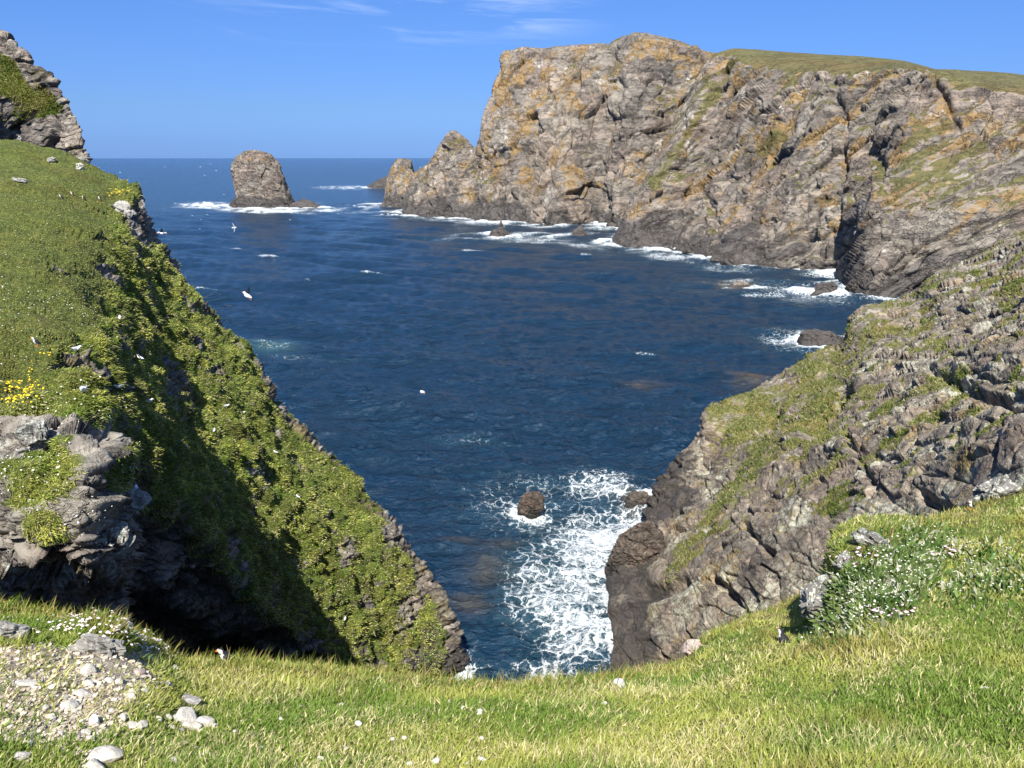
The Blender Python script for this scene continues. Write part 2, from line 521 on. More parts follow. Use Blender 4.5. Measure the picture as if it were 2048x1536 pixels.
# far mass (behind)
def column(base, top, backs, fr=None):
    rows = frac_rows(base, top) if fr is None else frac_rows(base, top, fr)
    return rows + backs
colsA = []
specA = [  # base px,py ; top px,py,D ; back px,py,D
    ((1010, 424), (1062, 118, 680), (1080, 125, 760)),
    None,
    ((1030, 446), (1062, 101, 575), (1100, 106, 640)),
    ((1110, 452), (1156, 95, 560), (1190, 100, 630)),
    ((1180, 447), (1223, 82, 550), (1235, 92, 620)),
    ((1238, 455), (1272, 72, 545), (1290, 80, 620)),
    ((1300, 452), (1340, 87, 540), (1360, 96, 620)),
    ((1400, 452), (1420, 108, 535), (1440, 118, 610)),
    ((1520, 450), (1530, 125, 530), (1550, 135, 600)),
]
for s in specA:
    if s is None:
        c = [P(948, 445, WD(445)), P(948, 439, WD(439)), P(944, 372, 540), P(950, 288, 546), P(978, 195, 560), P(992, 150, 568), P(1010, 112, 575), P(1040, 112, 650), P(1060, 200, 700)]
    else:
        b = Wp(*s[0]); t_ = P(*s[1]); bk = P(*s[2])
        c = column(b, t_, [bk, bk + np.array([10, 60, -40])])
    colsA.append(c)
GA = loft(np.array(colsA), 1.3)
GA_d = far_rock(GA, 'far_cliff', AX_A, 1.0, seed=10, gfun=lambda p, z, g, nz: np.maximum(g * 0.75, ss(z + fbm(p, 30, 3, 77) * 10, 108, 118) * 0.5),
               clefts=((1000, 395, 1010, 440, 5, 7), (1215, 270, 1185, 335, 6, 5), (1150, 110, 1200, 230, 7, 4), (1210, 90, 1235, 160, 8, 5), (1085, 170, 1170, 330, 6, 4), (1260, 85, 1235, 190, 6, 3), (1290, 200, 1200, 400, 8, 4), (1040, 290, 1120, 240, 5, 3.5), (1355, 110, 1330, 260, 7, 4)))

# near mass
specB = [
    ((1330, 458), (1500, 124, 520), (1520, 130, 560)),
    None,
    ((1262, 497), (1452, 103, 432), (1480, 103, 480)),
    ((1320, 497), (1480, 110, 418), (1520, 106, 490)),
    ((1372, 508), (1510, 124, 400), (1560, 108, 480)),
    ((1432, 523), (1562, 139, 372), (1650, 113, 450)),
    ((1520, 537), (1642, 144, 348), (1740, 118, 420)),
    ((1602, 541), (1722, 150, 322), (1800, 124, 385)),
    ((1662, 549), (1802, 136, 308), (1850, 135, 345)),
    ((1700, 583), (1862, 141, 296), (1884, 146, 330)),
    ((1782, 598), (1932, 166, 282), (1940, 152, 420)),
    ((1862, 602), (2050, 191, 262), (2048, 161, 420)),
    ((2000, 610), (2250, 232, 250), (2250, 180, 420)),
    ((2300, 640), (2600, 262, 240), (2600, 220, 420)),
]
colsB = []
for i, s in enumerate(specB):
    if s is None:
        c = [P(1222, 492, WD(492)), P(1222, 486, WD(486)), P(1262, 402, 392), P(1294, 350, 402), P(1332, 278, 414), P(1372, 200, 424), P(1424, 110, 436), P(1470, 112, 500), P(1480, 140, 560)]
    else:
        b = Wp(*s[0]); t_ = P(*s[1]); bk = P(*s[2])
        fr = ((0.22, 0.20), (0.45, 0.42), (0.7, 0.66), (0.88, 0.85))
        if 8 <= i <= 12: fr = ((0.22, 0.10), (0.45, 0.36), (0.68, 0.66), (0.86, 0.86))
        if 3 <= i <= 5: fr = ((0.22, 0.30), (0.45, 0.52), (0.7, 0.70), (0.88, 0.84))
        c = column(b, t_, [bk, bk + np.array([40, 160, -30])], fr)
    colsB.append(c)
GB = loft(np.array(colsB), 1.5, maxn=800)
topB = np.array([c[6] for c in colsB])
nu_ = GB.shape[1]
# turf plateau rows keep their smooth shape
row_t = np.linspace(0, 1, GB.shape[1])
def keep_top(G, colsn):
    # fade relief on plateau where the surface is flat
    n = face_cam(G)
    f = 1 - 0.93 * ss(np.abs(smooth_grid(n, 2)[..., 2]), 0.72, 0.93)
    return smooth_grid(f, 2)
def gB(p, z, g, nz):
    pr = proj(p)
    a = np.maximum(g, ss(nz, 0.7, 0.85))
    # the long green ribs running down the front ridge and the bright green gully
    def band(x0, y0, x1, y1, wd, amt):
        dx, dy = x1 - x0, y1 - y0
        L = math.hypot(dx, dy)
        t = np.clip(((pr[:, 0] - x0) * dx + (pr[:, 1] - y0) * dy) / L ** 2, 0, 1)
        d = np.hypot(pr[:, 0] - x0 - t * dx, pr[:, 1] - y0 - t * dy)
        return amt * np.exp(-(d / wd) ** 2)
    for q in ((1462, 120, 1310, 370, 20, 0.62), (1400, 330, 1560, 290, 30, 0.42), (1555, 270, 1520, 300, 22, 0.75), (1300, 380, 1260, 450, 22, 0.34), (1690, 150, 1640, 330, 26, 0.34), (1850, 330, 1990, 420, 30, 0.36), (1440, 110, 1900, 160, 16, 0.45)):
        a = np.maximum(a, band(*q))
    return a
GB_d = far_rock(GB, 'sea_cliff', AX_B, 0.72, seed=40, gfun=gB, keep=keep_top(GB, colsB), wet_z=11,
               clefts=((1680, 175, 1692, 330, 6, 5), (1692, 330, 1665, 500, 5, 4), (1868, 152, 1912, 240, 5, 6), (1600, 170, 1570, 270, 9, 5), (1450, 150, 1365, 330, 10, 5), (1500, 250, 1400, 380, 8, 4), (1620, 400, 1610, 490, 6, 4), (1740, 300, 1790, 440, 5, 3), (1960, 240, 2010, 300, 8, 5), (1415, 395, 1440, 480, 6, 4), (1560, 430, 1500, 520, 6, 4), (1640, 510, 1720, 480, 7, 4), (1530, 120, 1500, 210, 7, 3)))

# low promontory at the foot of the far cliff
def fin(front, ridge, back_d, back_drop, name, axes, k, seed, fr=((0.35, 0.3), (0.7, 0.62)), **kw):
    cols = []
    for b, r in zip(front, ridge):
        b = Wp(*b); r = P(*r)
        rows = frac_rows(b, r, fr)
        rows += [r + np.array([0, back_d * 0.5, -back_drop * 0.4]), np.array([r[0], r[1] + back_d, -4.0])]
        cols.append(rows)
    G = loft(np.array(cols), 1.15)
    return far_rock(G, name, axes, k, seed=seed, **kw)
GA2 = fin([(806, 424), (806, 430), (832, 433), (868, 434), (915, 437), (955, 439), (1000, 443), (1034, 446), (1060, 446)],
          [(815, 420, 575), (838, 352, 572), (866, 318, 568), (884, 280, 565), (906, 260, 562), (932, 273, 558), (946, 292, 554), (1000, 300, 550), (1060, 330, 552)],
          40, 30, 'cliff_promontory', AX_A, 0.55, 70, wet_z=13)
GA3 = fin([(768, 408), (767, 413), (778, 414), (792, 415), (808, 416), (828, 419), (850, 424), (880, 428)],
          [(770, 402, 668), (774, 368, 664), (792, 322, 660), (801, 316, 656), (819, 320, 650), (828, 345, 640), (856, 331, 625), (890, 350, 615)],
          30, 25, 'cliff_pinnacle', AX_A, 0.42, 90, wet_z=10)

# ------------------------------------------------------------------ left headland, far spur (behind)
AX_L = rock_frame(R(14), R(70))
def lerp_rows(a, b, ts):
    return [a + (b - a) * t for t in ts]
sil = np.array([P(*q) for q in ((-400, -120, 112), (-200, -20, 108), (0, 68, 103), (22, 80, 102), (46, 104, 101), (85, 140, 100), (125, 180, 99), (150, 222, 98), (164, 258, 97), (173, 296, 96), (179, 335, 95), (184, 420, 95), (186, 640, 95))])
mid = np.array([P(*q) for q in ((-400, 110, 104), (-200, 140, 102), (0, 195, 99), (30, 205, 98.5), (52, 215, 98), (76, 228, 97.5), (98, 245, 97), (115, 262, 96), (128, 282, 95.2), (140, 310, 94.6), (150, 345, 94), (158, 430, 94), (160, 640, 94))])
low = np.array([P(*q) for q in ((-400, 320, 106), (-200, 330, 104.5), (0, 335, 109), (20, 340, 108), (40, 345, 104), (58, 352, 97.5), (76, 360, 96.5), (90, 370, 98), (100, 385, 99.5), (108, 400, 99.5), (115, 420, 98), (122, 460, 92.6), (126, 640, 92))])
back = sil + np.array([-14, 12, -6])
back[:, 2] -= 6
GLF = loft(np.array([back, sil] + lerp_rows(sil, mid, (0.5, 1.0)) + lerp_rows(mid, low, (0.5, 1.0))), 1.3)
def rock_near(G, name, mat, axes, k, seed, turf, amp=1.0, extra=None, wet_z=None, smooth=False, ochre=0.2, lich=0.3, ampf=None, w2=0.5, w3=0.17):
    """near rock-and-turf surface; turf(p, nz, pr) gives 0..1 before displacement"""
    n = smooth_grid(face_cam(G), 8)
    n = n / (np.linalg.norm(n, axis=-1, keepdims=True) + 1e-9)
    shp = G.shape[:2]
    p = G.reshape(-1, 3)
    pr = proj(p)
    nz = n[..., 2].reshape(-1)
    tf = np.clip(turf(p, nz, pr), 0, 1)
    f1, t1, c1 = facets(p, np.array([6, 5, 2.0]) * k, seed + 3, axes)
    f2, t2, c2 = facets(p, np.array([2.4, 2.0, 0.7]) * k, seed + 4, axes)
    f3, t3, c3 = facets(p, np.array([0.9, 0.8, 0.26]) * k, seed + 5, axes)
    big = fbm(p, np.array([14, 14, 14]) * k, 4, seed + 1)
    rockh = (f1 * 1.25 + f2 * w2 + f3 * w3) * k
    if ampf is not None: rockh = rockh * ampf(p, pr)
    h = big * 1.1 * k + rockh * (1 - 0.85 * tf) * amp
    if extra is not None: h = h + extra(p, tf, nz, pr)
    Gd = G + n * h.reshape(*shp, 1)
    n2 = face_cam(Gd)
    z = Gd[..., 2].reshape(-1)
    nz2 = smooth_grid(n2[..., 2], 1).reshape(-1)
    m = np.zeros((len(p), 4), np.float32)
    m[:, 0] = np.clip(tf * (0.55 + 0.6 * ss(nz2, 0.0, 0.5)) + (1 - tf) * ss(nz2, 0.5, 0.85) * 0.35, 0, 1)
    m[:, 1] = np.clip(ochre + fbm(p, 5 * k, 3, seed + 11) * 0.6, 0, 1)
    if wet_z: m[:, 2] = 1 - ss(z + fbm(p, 6, 3, seed + 12) * 3, wet_z * 0.3, wet_z * 1.6)
    m[:, 3] = np.clip(lich + fbm(p, 4 * k, 3, seed + 14) * 0.5, 0, 1) * (1 - tf)
    tone = 0.3 * t1 + 0.35 * t2 + 0.25 * t3 + 0.10 + fbm(p, 9 * k, 3, seed + 15) * 0.25 - 0.3 * np.maximum(c2 * 0.5, c1 * 0.8)
    o = grid_obj(name, Gd, mat, {'mask': m, 'tone': tone}, smooth=True)
    tag(o, kind='structure')
    return Gd, tf.reshape(shp), n2
def turf_LF(p, nz, pr):
    x, y = pr[:, 0], pr[:, 1]
    edge = np.interp(x, [-200, 0, 22, 46, 85, 125, 150, 187], [-20, 68, 80, 104, 140, 180, 222, 335])
    a = ss(y - edge + 30 * fbm(p, 6, 4, 300), 26, 48) * (1 - ss(y - 0.25 * x + 40 * fbm(p, 5, 4, 301), 195, 225)) * (1 - ss(x + 60 * fbm(p, 5, 4, 303), 85, 125))
    return np.maximum(a, 0.9 * np.exp(-(((x - 45) / 18) ** 2 + ((y - 215) / 28) ** 2)))
GLF_d, TLF, _ = rock_near(GLF, 'distant_headland', M_LEFT, AX_L, 1.1, 310, turf_LF, 0.6, lich=0.25)

# ------------------------------------------------------------------ left headland (turf slope over the inlet)
L1 = [(-300, 235, 78), (-120, 262, 75), (0, 284, 72), (60, 295, 71), (110, 306, 70), (152, 316, 69), (190, 333, 68), (222, 350, 67), (247, 366, 66), (270, 378, 65), (284, 398, 64), (296, 432, 63.5), (324, 494, 62.5), (388, 580, 61), (440, 640, 60.5), (490, 692, 60), (528, 745, 59.5), (550, 782, 59), (640, 890, 58), (700, 955, 57.5), (770, 1020, 57), (850, 1118, 56), (900, 1212, 55), (925, 1275, 54.5), (945, 1352, 53.6)]
n1 = len(L1)
L2 = [(-500, 430, 40), (-250, 440, 39), (-80, 455, 38), (0, 470, 37), (40, 490, 36), (80, 510, 35.6), (110, 530, 35.4), (140, 548, 35.4), (165, 566, 35.6), (190, 590, 36), (215, 620, 36.6), (240, 655, 37.4), (275, 705, 38.6), (325, 775, 40), (375, 840, 41), (420, 890, 42), (455, 930, 42.8), (485, 965, 43.5), (560, 1050, 45), (600, 1095, 46), (650, 1150, 47), (720, 1230, 48.6), (770, 1280, 49.5), (805, 1310, 50), (845, 1350, 50.5)]
L4 = [(-600, 700, 17.2), (-300, 720, 17.5), (-100, 750, 17.7), (0, 790, 17.8), (40, 805, 17.84), (80, 812, 17.87), (110, 818, 17.9), (140, 828, 17.95), (165, 840, 18.0), (190, 852, 18.3), (212, 866, 19.2), (230, 880, 20.6), (262, 915, 23.0), (305, 975, 25.6), (345, 1025, 27.8), (380, 1062, 29.8), (405, 1085, 31.2), (430, 1112, 32.6), (490, 1178, 35.6), (525, 1212, 37.3), (570, 1250, 39.4), (625, 1292, 42), (670, 1326, 44), (700, 1350, 45.4), (740, 1385, 47)]
A2 = np.array([P(*q) for q in L2])
A1 = np.array([P(*q) for q in L1]); A4 = np.array([P(*q) for q in L4])
A0 = A1 + np.array([-9, 10, -5.0]); A0[:, 2] = np.maximum(A1[:, 2] - 14 - 6, -4)
A00 = A1 + np.array([-6, 16, 0]); A00[:, 2] = -4
rowsL = [A00, A0, A1]
rowsL += [A1 + (A2 - A1) * 0.2, A2, A2 + (A4 - A2) * 0.9]
rowsL.append(A4)
# gully wall below the rim, stepping out to ledges at the left and undercut further on
L5 = [(-600, 900, 16.0), (-300, 905, 16.0), (-100, 905, 16.0), (0, 905, 16.0), (40, 905.0, 15.93), (80, 912.0, 15.85), (110, 922.5, 15.8), (140, 933.0, 15.69), (165, 941.75, 15.6), (190, 950.5, 15.7), (212, 995, 16.6), (230, 1008, 19.0), (262, 1035, 24.9), (305, 1078, 27.23), (345, 1110, 29.55), (380, 1140, 31.64), (405, 1160, 33.1), (430, 1180, 34.5), (490, 1230, 37.5), (525, 1262, 39.2), (570, 1295, 41.3), (625, 1335, 43.26), (670, 1370, 44.1), (700, 1395, 44.73), (740, 1430, 45.3)]
L6 = [(-600, 1080, 14.4), (-300, 1085, 14.4), (-100, 1088, 14.4), (0, 1090, 14.4), (40, 1095, 14.33), (80, 1098, 14.25), (110, 1104, 14.2), (140, 1112, 14.2), (165, 1118, 14.2), (190, 1122, 14.5), (212, 1130, 16.2), (230, 1140, 20.5), (262, 1158, 27.2), (305, 1180, 29.31), (345, 1198, 31.72), (380, 1216, 33.9), (405, 1230, 35.4), (430, 1246, 36.8), (490, 1285, 39.8), (525, 1312, 41.5), (570, 1340, 43.6), (625, 1380, 45.03), (670, 1410, 44.92), (700, 1440, 44.91), (740, 1470, 44.64)]
A5 = np.array([P(*q) for q in L5]); A6 = np.array([P(*q) for q in L6])
cut = np.array([P(px, py + 95, D + 2.5 + 0.09 * D) for px, py, D in L6])
deep = cut.copy(); deep[:, 2] -= 16; deep[:, 1] -= 1.0
foot = deep.copy(); foot[:, 2] = np.minimum(-4, foot[:, 2] - 10)
rowsL += [A5, A6, cut, deep, foot]
GL = loft(np.array(rowsL), 1.7, maxn=820)
NROW = len(rowsL)
AX_W = rock_frame(R(12), R(20))
def pxf(xs, ys):
    xs, ys = np.array(xs, float), np.array(ys, float)
    return lambda v: np.interp(v, xs, ys)
rim_y = pxf([-600, 0, 110, 180, 240, 300, 345, 380, 430, 490, 570, 640, 720, 800], [760, 830, 845, 880, 900, 990, 1050, 1090, 1150, 1200, 1265, 1300, 1345, 1400])
def turf_L(p, nz, pr):
    x, y = pr[:, 0], pr[:, 1]
    wob = fbm(p, 4.0, 4, 401) * 45
    a = 1 - ss(y + wob - rim_y(x), -25, 35)                    # above the gully rim
    strip = ss(fbm(p, 3.2, 5, 402, 0.6), -0.42, -0.05)
    a = a * np.maximum(0.25 + 0.75 * strip, ss(nz, 0.8, 0.92))
    # rocky cap at the far brow and along the seaward edge
    ridge_x = np.interp(y, [q[1] for q in L1], [q[0] for q in L1])
    dr = ridge_x - x
    a = a * (1 - 0.9 * ss(y, 385, 405) * (1 - ss(y, 470, 520)) * (1 - ss(dr + wob * 0.5, 45, 80)))
    a = a * (1 - 0.95 * (1 - ss(dr + fbm(p, 6, 3, 404) * 26, -2, 9)) * ss(y, 400, 440))
    a = a * (1 - 0.8 * (1 - ss(dr + fbm(p, 6, 3, 405) * 40, 25, 50)) * ss(y, 980, 1080))
    # green ledges in the gully
    def blob(cx, cy, rx, ry): return np.exp(-(((x - cx) / rx) ** 2 + ((y - cy) / ry) ** 2) ** 1.5)
    for q in ((85, 970, 75, 62), (95, 1060, 45, 32), (20, 940, 60, 25), (320, 1000, 26, 60), (390, 985, 28, 70), (640, 1180, 25, 22), (480, 1110, 20, 20), (215, 945, 18, 50), (250, 1000, 15, 30)):
        a = np.maximum(a, blob(*q) * 1.05)
    a = np.maximum(a, ss(p[:, 2], 34.8, 35.6) * ss(nz, 0.55, 0.8))
    # burrowed overhang in the turf edge
    a = a * (1 - 0.95 * blob(140, 735, 36, 30))
    return a
plat_x = pxf([200, 300, 380, 470, 560, 640, 690, 740, 800, 860, 2000], [250, 235, 228, 198, 205, 190, 120, 80, 40, -100, -900])
def bumps_L(p, tf, nz, pr):
    x, y = pr[:, 0], pr[:, 1]
    slope = ss(x - plat_x(y) + 30 * fbm(p, 3, 3, 407), -12, 40)   # the plateau stays smooth, the steep turf is cushioned
    # cushions: rounded domes of thrift and grass
    def domes(sz, seed):
        q = p + 0.25 * sz * np.stack([perlin(p / sz, seed + 1), perlin(p / sz + 9, seed + 2), perlin(p / sz + 17, seed + 3)], -1)
        f1, f2, h, v = worley(q / sz, seed, 0.95)
        r = 0.42 + 0.3 * hrand(h, 3)
        return np.sqrt(np.clip(1 - (f1 / r) ** 2, 0, 1)) * (0.5 + 0.8 * hrand(h, 4)), h
    d1, _ = domes(1.8, 411)
    d2, _ = domes(0.95, 415)
    d3, _ = domes(0.5, 419)
    # furrows running down the slope
    down = np.array([0.66, -0.12, -0.74]); down /= np.linalg.norm(down)
    acr = np.cross(down, [0, 0, 1]); acr /= np.linalg.norm(acr)
    nn = np.cross(down, acr)
    fq = np.stack([p @ down, p @ acr, p @ nn], -1)
    fur = fbm(fq, np.array([12, 2.2, 5]), 4, 431, 0.5)
    hb = tf * slope * (0.26 * d1 + 0.30 * d2 + 0.10 * d3 + 0.85 * fur)
    hb += tf * (1 - slope) * (0.09 * fbm(p, 2.6, 4, 441) + 0.02 * d3)
    # small terraces (sheep-track steps) on the plateau
    hb += tf * (1 - slope) * 0.10 * fbm(p, np.array([3.5, 1.2, 1.2]), 3, 443, 0.5, True)
    def blob(cx, cy, rx, ry): return np.exp(-(((x - cx) / rx) ** 2 + ((y - cy) / ry) ** 2))
    hb += -0.55 * blob(145, 740, 30, 26) + 0.5 * blob(85, 960, 75, 60) + 0.2 * blob(125, 705, 60, 14)
    return hb
GL_d, TL, NL = rock_near(GL, 'grassy_headland', M_LEFT, AX_W, 0.62, 450, turf_L, 1.0, bumps_L, wet_z=3.0, lich=0.32, w2=0.75, w3=0.30)

# ------------------------------------------------------------------ right headland (rock with thin turf)
far_r = np.array([Wp(1288, 998), P(1297, 978, 87.5), P(1312, 962, 88), P(1350, 920, 89), P(1400, 868, 91), P(1412, 832, 92), P(1452, 802, 94), P(1500, 780, 97), P(1562, 744, 100), P(1640, 702, 103), P(1690, 682, 106), P(1704, 632, 109), P(1730, 612, 111), P(1790, 604, 112), P(1832, 588, 112), P(1856, 556, 112), P(1900, 534, 112), P(1962, 508, 112), P(2050, 464, 112), P(2300, 380, 114), P(2700, 300, 118)])
near_r = np.array([Wp(1207, 1352), P(1215, 1352, 53), P(1240, 1352, 52), P(1280, 1358, 51), P(1320, 1364, 49.5), P(1360, 1368, 48), P(1400, 1366, 46.5), P(1440, 1356, 45), P(1480, 1342, 43.5), P(1530, 1320, 42), P(1580, 1296, 40.5), P(1630, 1270, 39), P(1680, 1244, 37.5), P(1730, 1218, 36), P(1780, 1194, 34.5), P(1830, 1170, 33), P(1890, 1140, 31.5), P(1950, 1110, 30), P(2048, 1064, 28), P(2300, 950, 26), P(2700, 830, 25)])
m75 = np.array([Wp(1222, 1262), P(1225, 1258, 57.5), P(1240, 1240, 57.6), P(1275, 1206, 58), P(1302, 1180, 57.5), P(1340, 1150, 56.4), P(1380, 1140, 54.8), P(1420, 1128, 53.2), P(1460, 1112, 51.6), P(1510, 1090, 50), P(1560, 1068, 48.2), P(1610, 1046, 46.6), P(1665, 1022, 45), P(1720, 998, 43.4), P(1775, 975, 42), P(1830, 950, 40.5), P(1890, 924, 39), P(1955, 896, 37.5), P(2055, 852, 35.5), P(2320, 760, 33), P(2700, 660, 32)])
m50 = np.array([Wp(1217, 1160), P(1222, 1140, 66.5), P(1240, 1110, 67.5), P(1290, 1080, 69), P(1340, 1062, 69), P(1388, 1050, 68), P(1430, 1024, 66.6), P(1468, 992, 65.6), P(1510, 964, 64.4), P(1556, 944, 62.8), P(1605, 922, 61), P(1655, 898, 59.4), P(1710, 872, 58), P(1766, 846, 56.6), P(1820, 820, 55), P(1874, 796, 53.6), P(1930, 770, 52), P(1985, 744, 50.6), P(2060, 706, 48.8), P(2320, 610, 46), P(2700, 520, 45)])
m25 = np.array([Wp(1284, 1052), P(1290, 1030, 79.6), P(1306, 1012, 80), P(1340, 990, 81), P(1382, 964, 81.6), P(1420, 940, 81.6), P(1470, 908, 81.6), P(1520, 878, 81.2), P(1570, 846, 80.6), P(1625, 812, 80), P(1680, 776, 79.4), P(1728, 748, 78.6), P(1778, 724, 77.6), P(1828, 702, 76.6), P(1876, 682, 75.4), P(1920, 664, 74.2), P(1966, 644, 73), P(2012, 622, 71.8), P(2070, 590, 70.4), P(2320, 500, 68), P(2700, 420, 66)])
bk = far_r + np.array([8, 10, -6.0]); bk[:, 2] = np.maximum(far_r[:, 2] - 12, -4)
bk2 = far_r + np.array([6, 18, 0]); bk2[:, 2] = -4
nb = near_r + np.array([2, -4, -6.0]); nb[:, 2] = np.maximum(nb[:, 2], -4)
rowsR = [bk2, bk, far_r, m25, m50, m75, near_r, nb]
rowsR = [np.concatenate([[r[0] + np.array([-0.6, -0.4, -4])], r]) for r in rowsR]
GR = loft(np.array(rowsR), 1.8, maxn=800)
AX_R = rock_frame(R(24), R(-40))
rim_r = pxf([1205, 1280, 1345, 1430, 1530, 1640, 1700, 1760], [1280, 1200, 1110, 1015, 900, 790, 700, 640])
def turf_R(p, nz, pr):
    x, y = pr[:, 0], pr[:, 1]
    wob = fbm(p, 6, 4, 501)
    d = (y - rim_r(x)) * 0.62
    a = 0.80 * np.exp(-((d - 6 + wob * 22) / 22) ** 2) * ss(y, 640, 760)
    a = np.maximum(a, 0.62 * np.exp(-((y - 0.66 * (1750 - x) - 690 + 30 * wob) / 40) ** 2) * ss(x, 1380, 1450) * (1 - ss(x, 1680, 1760)))
    pat = ss(fbm(p, np.array([7, 5, 4.0]), 6, 503, 0.68), 0.10, 0.34)
    a = np.maximum(a, pat * ss(-d, -60, 40) * 0.85)
    a = np.maximum(a, 0.85 * ss(fbm(p, np.array([6, 4, 3.0]), 6, 504, 0.65), 0.02, 0.35) * ss(x, 1480, 1640) * (1 - ss(y + (x - 1700) * 0.45, 960, 1060)))
    a = np.maximum(a, 0.75 * np.exp(-(((x - 1490) / 90) ** 2 + ((y - 815) / 42) ** 2)))
    a = np.maximum(a, 0.7 * np.exp(-(((x - 1620) / 60) ** 2 + ((y - 730) / 26) ** 2)))
    a = a * (0.45 + 0.75 * ss(fbm(p, 2.2, 4, 506, 0.65), -0.35, 0.2))
    return a * ss(p[:, 2], 3.5, 8)
def bumps_R(p, tf, nz, pr):
    x, y = pr[:, 0], pr[:, 1]
    # the steep clefts that break the nose of the headland
    def cleft(x0, y0, x1, y1, wd, dep):
        dx, dy = x1 - x0, y1 - y0
        L = math.hypot(dx, dy)
        t = np.clip(((x - x0) * dx + (y - y0) * dy) / L ** 2, 0, 1)
        d = np.hypot(x - x0 - t * dx, y - y0 - t * dy) + 10 * fbm(p, 3, 3, 511)
        return -dep * np.exp(-(d / wd) ** 2)
    h = cleft(1520, 850, 1545, 815, 14, 2.2) + cleft(1620, 850, 1690, 780, 16, 2.4) + cleft(1285, 1050, 1310, 1080, 13, 2.5)
    h += cleft(1280, 1180, 1350, 1160, 16, 1.2) + cleft(1430, 1160, 1520, 1250, 7, 1.0) + cleft(1480, 1040, 1540, 1110, 6, 0.9) + cleft(1840, 985, 1900, 1020, 7, 1.0) + cleft(1690, 860, 1740, 960, 7, 1.0) + cleft(1860, 740, 2048, 830, 7, 0.9) + cleft(1655, 1060, 1690, 1130, 6, 0.9)
    return h + 0.12 * tf * fbm(p, 0.8, 3, 512)
GR_d, TR, NR = rock_near(GR, 'rocky_headland', M_RIGHT, AX_R, 0.72, 520, turf_R, 0.85, bumps_R, wet_z=3.6, ochre=0.16, lich=0.42, w2=0.32, w3=0.09,
                          ampf=lambda p, pr: 1 - 0.62 * ss(pr[:, 1] + (pr[:, 0] - 1300) * 0.28 + 40 * fbm(p, 8, 3, 533), 1060, 1150))

# ------------------------------------------------------------------ ground the camera stands on
fx = [-900, -300, 0, 80, 150, 250, 310, 360, 450, 600, 720, 850, 950, 1050, 1130, 1200, 1280, 1368, 1402, 1500, 1640, 1700, 1780, 1830, 1940, 2048, 2400, 3200]
fe = [(1080, 10.5), (1180, 9.6), (1216, 9.4), (1226, 9.8), (1238, 10.4), (1264, 11.2), (1292, 11.8), (1328, 12.2), (1338, 12.4), (1342, 12), (1352, 11.4), (1366, 10.8), (1370, 10.5), (1370, 10.4), (1370, 10.6), (1360, 11), (1350, 11.6), (1336, 12.6), (1294, 14), (1230, 16), (1168, 18), (1138, 18.6), (1080, 20), (1046, 20.6), (1016, 21.5), (976, 24), (860, 28), (700, 31)]
E = np.array([P(x, *e) for x, e in zip(fx, fe)])
B = np.array([P(x, 1560, 4.4) for x in fx])
B[:, 2] += np.interp(fx, [-900, 0, 700, 1400, 2048, 3200], [0.15, 0.1, 0, 0, 0.05, 0.2])
rowsF = []
ux = np.array([(x - 1024) / F for x in fx])
rowsF.append(np.stack([ux * 14, np.full(len(fx), -8.0), 39.2 + 0 * ux], -1))
rowsF.append(np.stack([ux * 5.0, np.full(len(fx), -1.0), 38.65 + 0 * ux], -1))
rowsF.append(np.stack([ux * 3.9, np.full(len(fx), 1.6), 37.75 + 0 * ux], -1))
rowsF.append(B)
for t in (0.3, 0.65, 0.9):
    q = B + (E - B) * t
    q[:, 2] += 0.30 * math.sin(t * math.pi)
    rowsF.append(q)
rowsF.append(E)
e1 = E + np.array([0, 0.35, -0.55]); e2 = E + np.array([0, 0.6, -3.0]); e3 = E + np.array([0, -0.4, -9.0]); e4 = E.copy(); e4[:, 2] = -4
rowsF += [e1, e2, e3, e4]
GF = loft(np.array(rowsF), 4.0)
def scree_amt(p):
    pr = proj(p)
    x, y = pr[:, 0], pr[:, 1]
    wob = fbm(p, 1.6, 4, 601) * 60
    return (1 - ss(x + wob + (y - 1400) * 0.5, 150, 400)) * ss(y + wob * 0.3, 1285, 1310) * (1 - 0.85 * ss(y + wob, 1440, 1500))
def fground(G):
    n = face_cam(G)
    p = G.reshape(-1, 3)
    pr = proj(p)
    x, y = pr[:, 0], pr[:, 1]
    h = fbm(p, 1.6, 4, 611) * 0.11 + fbm(p, 5, 3, 612) * 0.16 + fbm(p, 0.35, 3, 613) * 0.03
    def blob(cx, cy, rx, ry, rot=0.0):
        c, s = math.cos(rot), math.sin(rot)
        u, v_ = (x - cx) * c + (y - cy) * s, -(x - cx) * s + (y - cy) * c
        return np.exp(-((u / rx) ** 2 + (v_ / ry) ** 2) ** 1.5)
    h += 1.0 * blob(1765, 1165, 118, 60, -0.62)
    h -= 0.22 * blob(1590, 1228, 60, 40, -0.4)
    h += 0.3 * blob(190, 1292, 60, 18, 0.25)
    h *= ss(pr[:, 2], 0.8, 2.0)
    Gd = G + n * h.reshape(*G.shape[:2], 1)
    m = np.zeros((len(p), 4), np.float32)
    sc = scree_amt(p)
    steep = ss(Gd[..., 2].reshape(-1) * 0 + np.abs(n[..., 2].reshape(-1)), 0.35, 0.6)
    m[:, 0] = np.clip(1.0 - 1.1 * sc, 0, 1) * steep
    m[:, 3] = 0.25 * sc
    tone = 0.45 + 0.3 * fbm(p, 0.4, 3, 615)
    o = grid_obj('foreground_slope', Gd, M_GROUND, {'mask': m, 'tone': tone})
    tag(o, kind='structure')
    return Gd
GF_d = fground(GF)
NF = face_cam(GF_d)

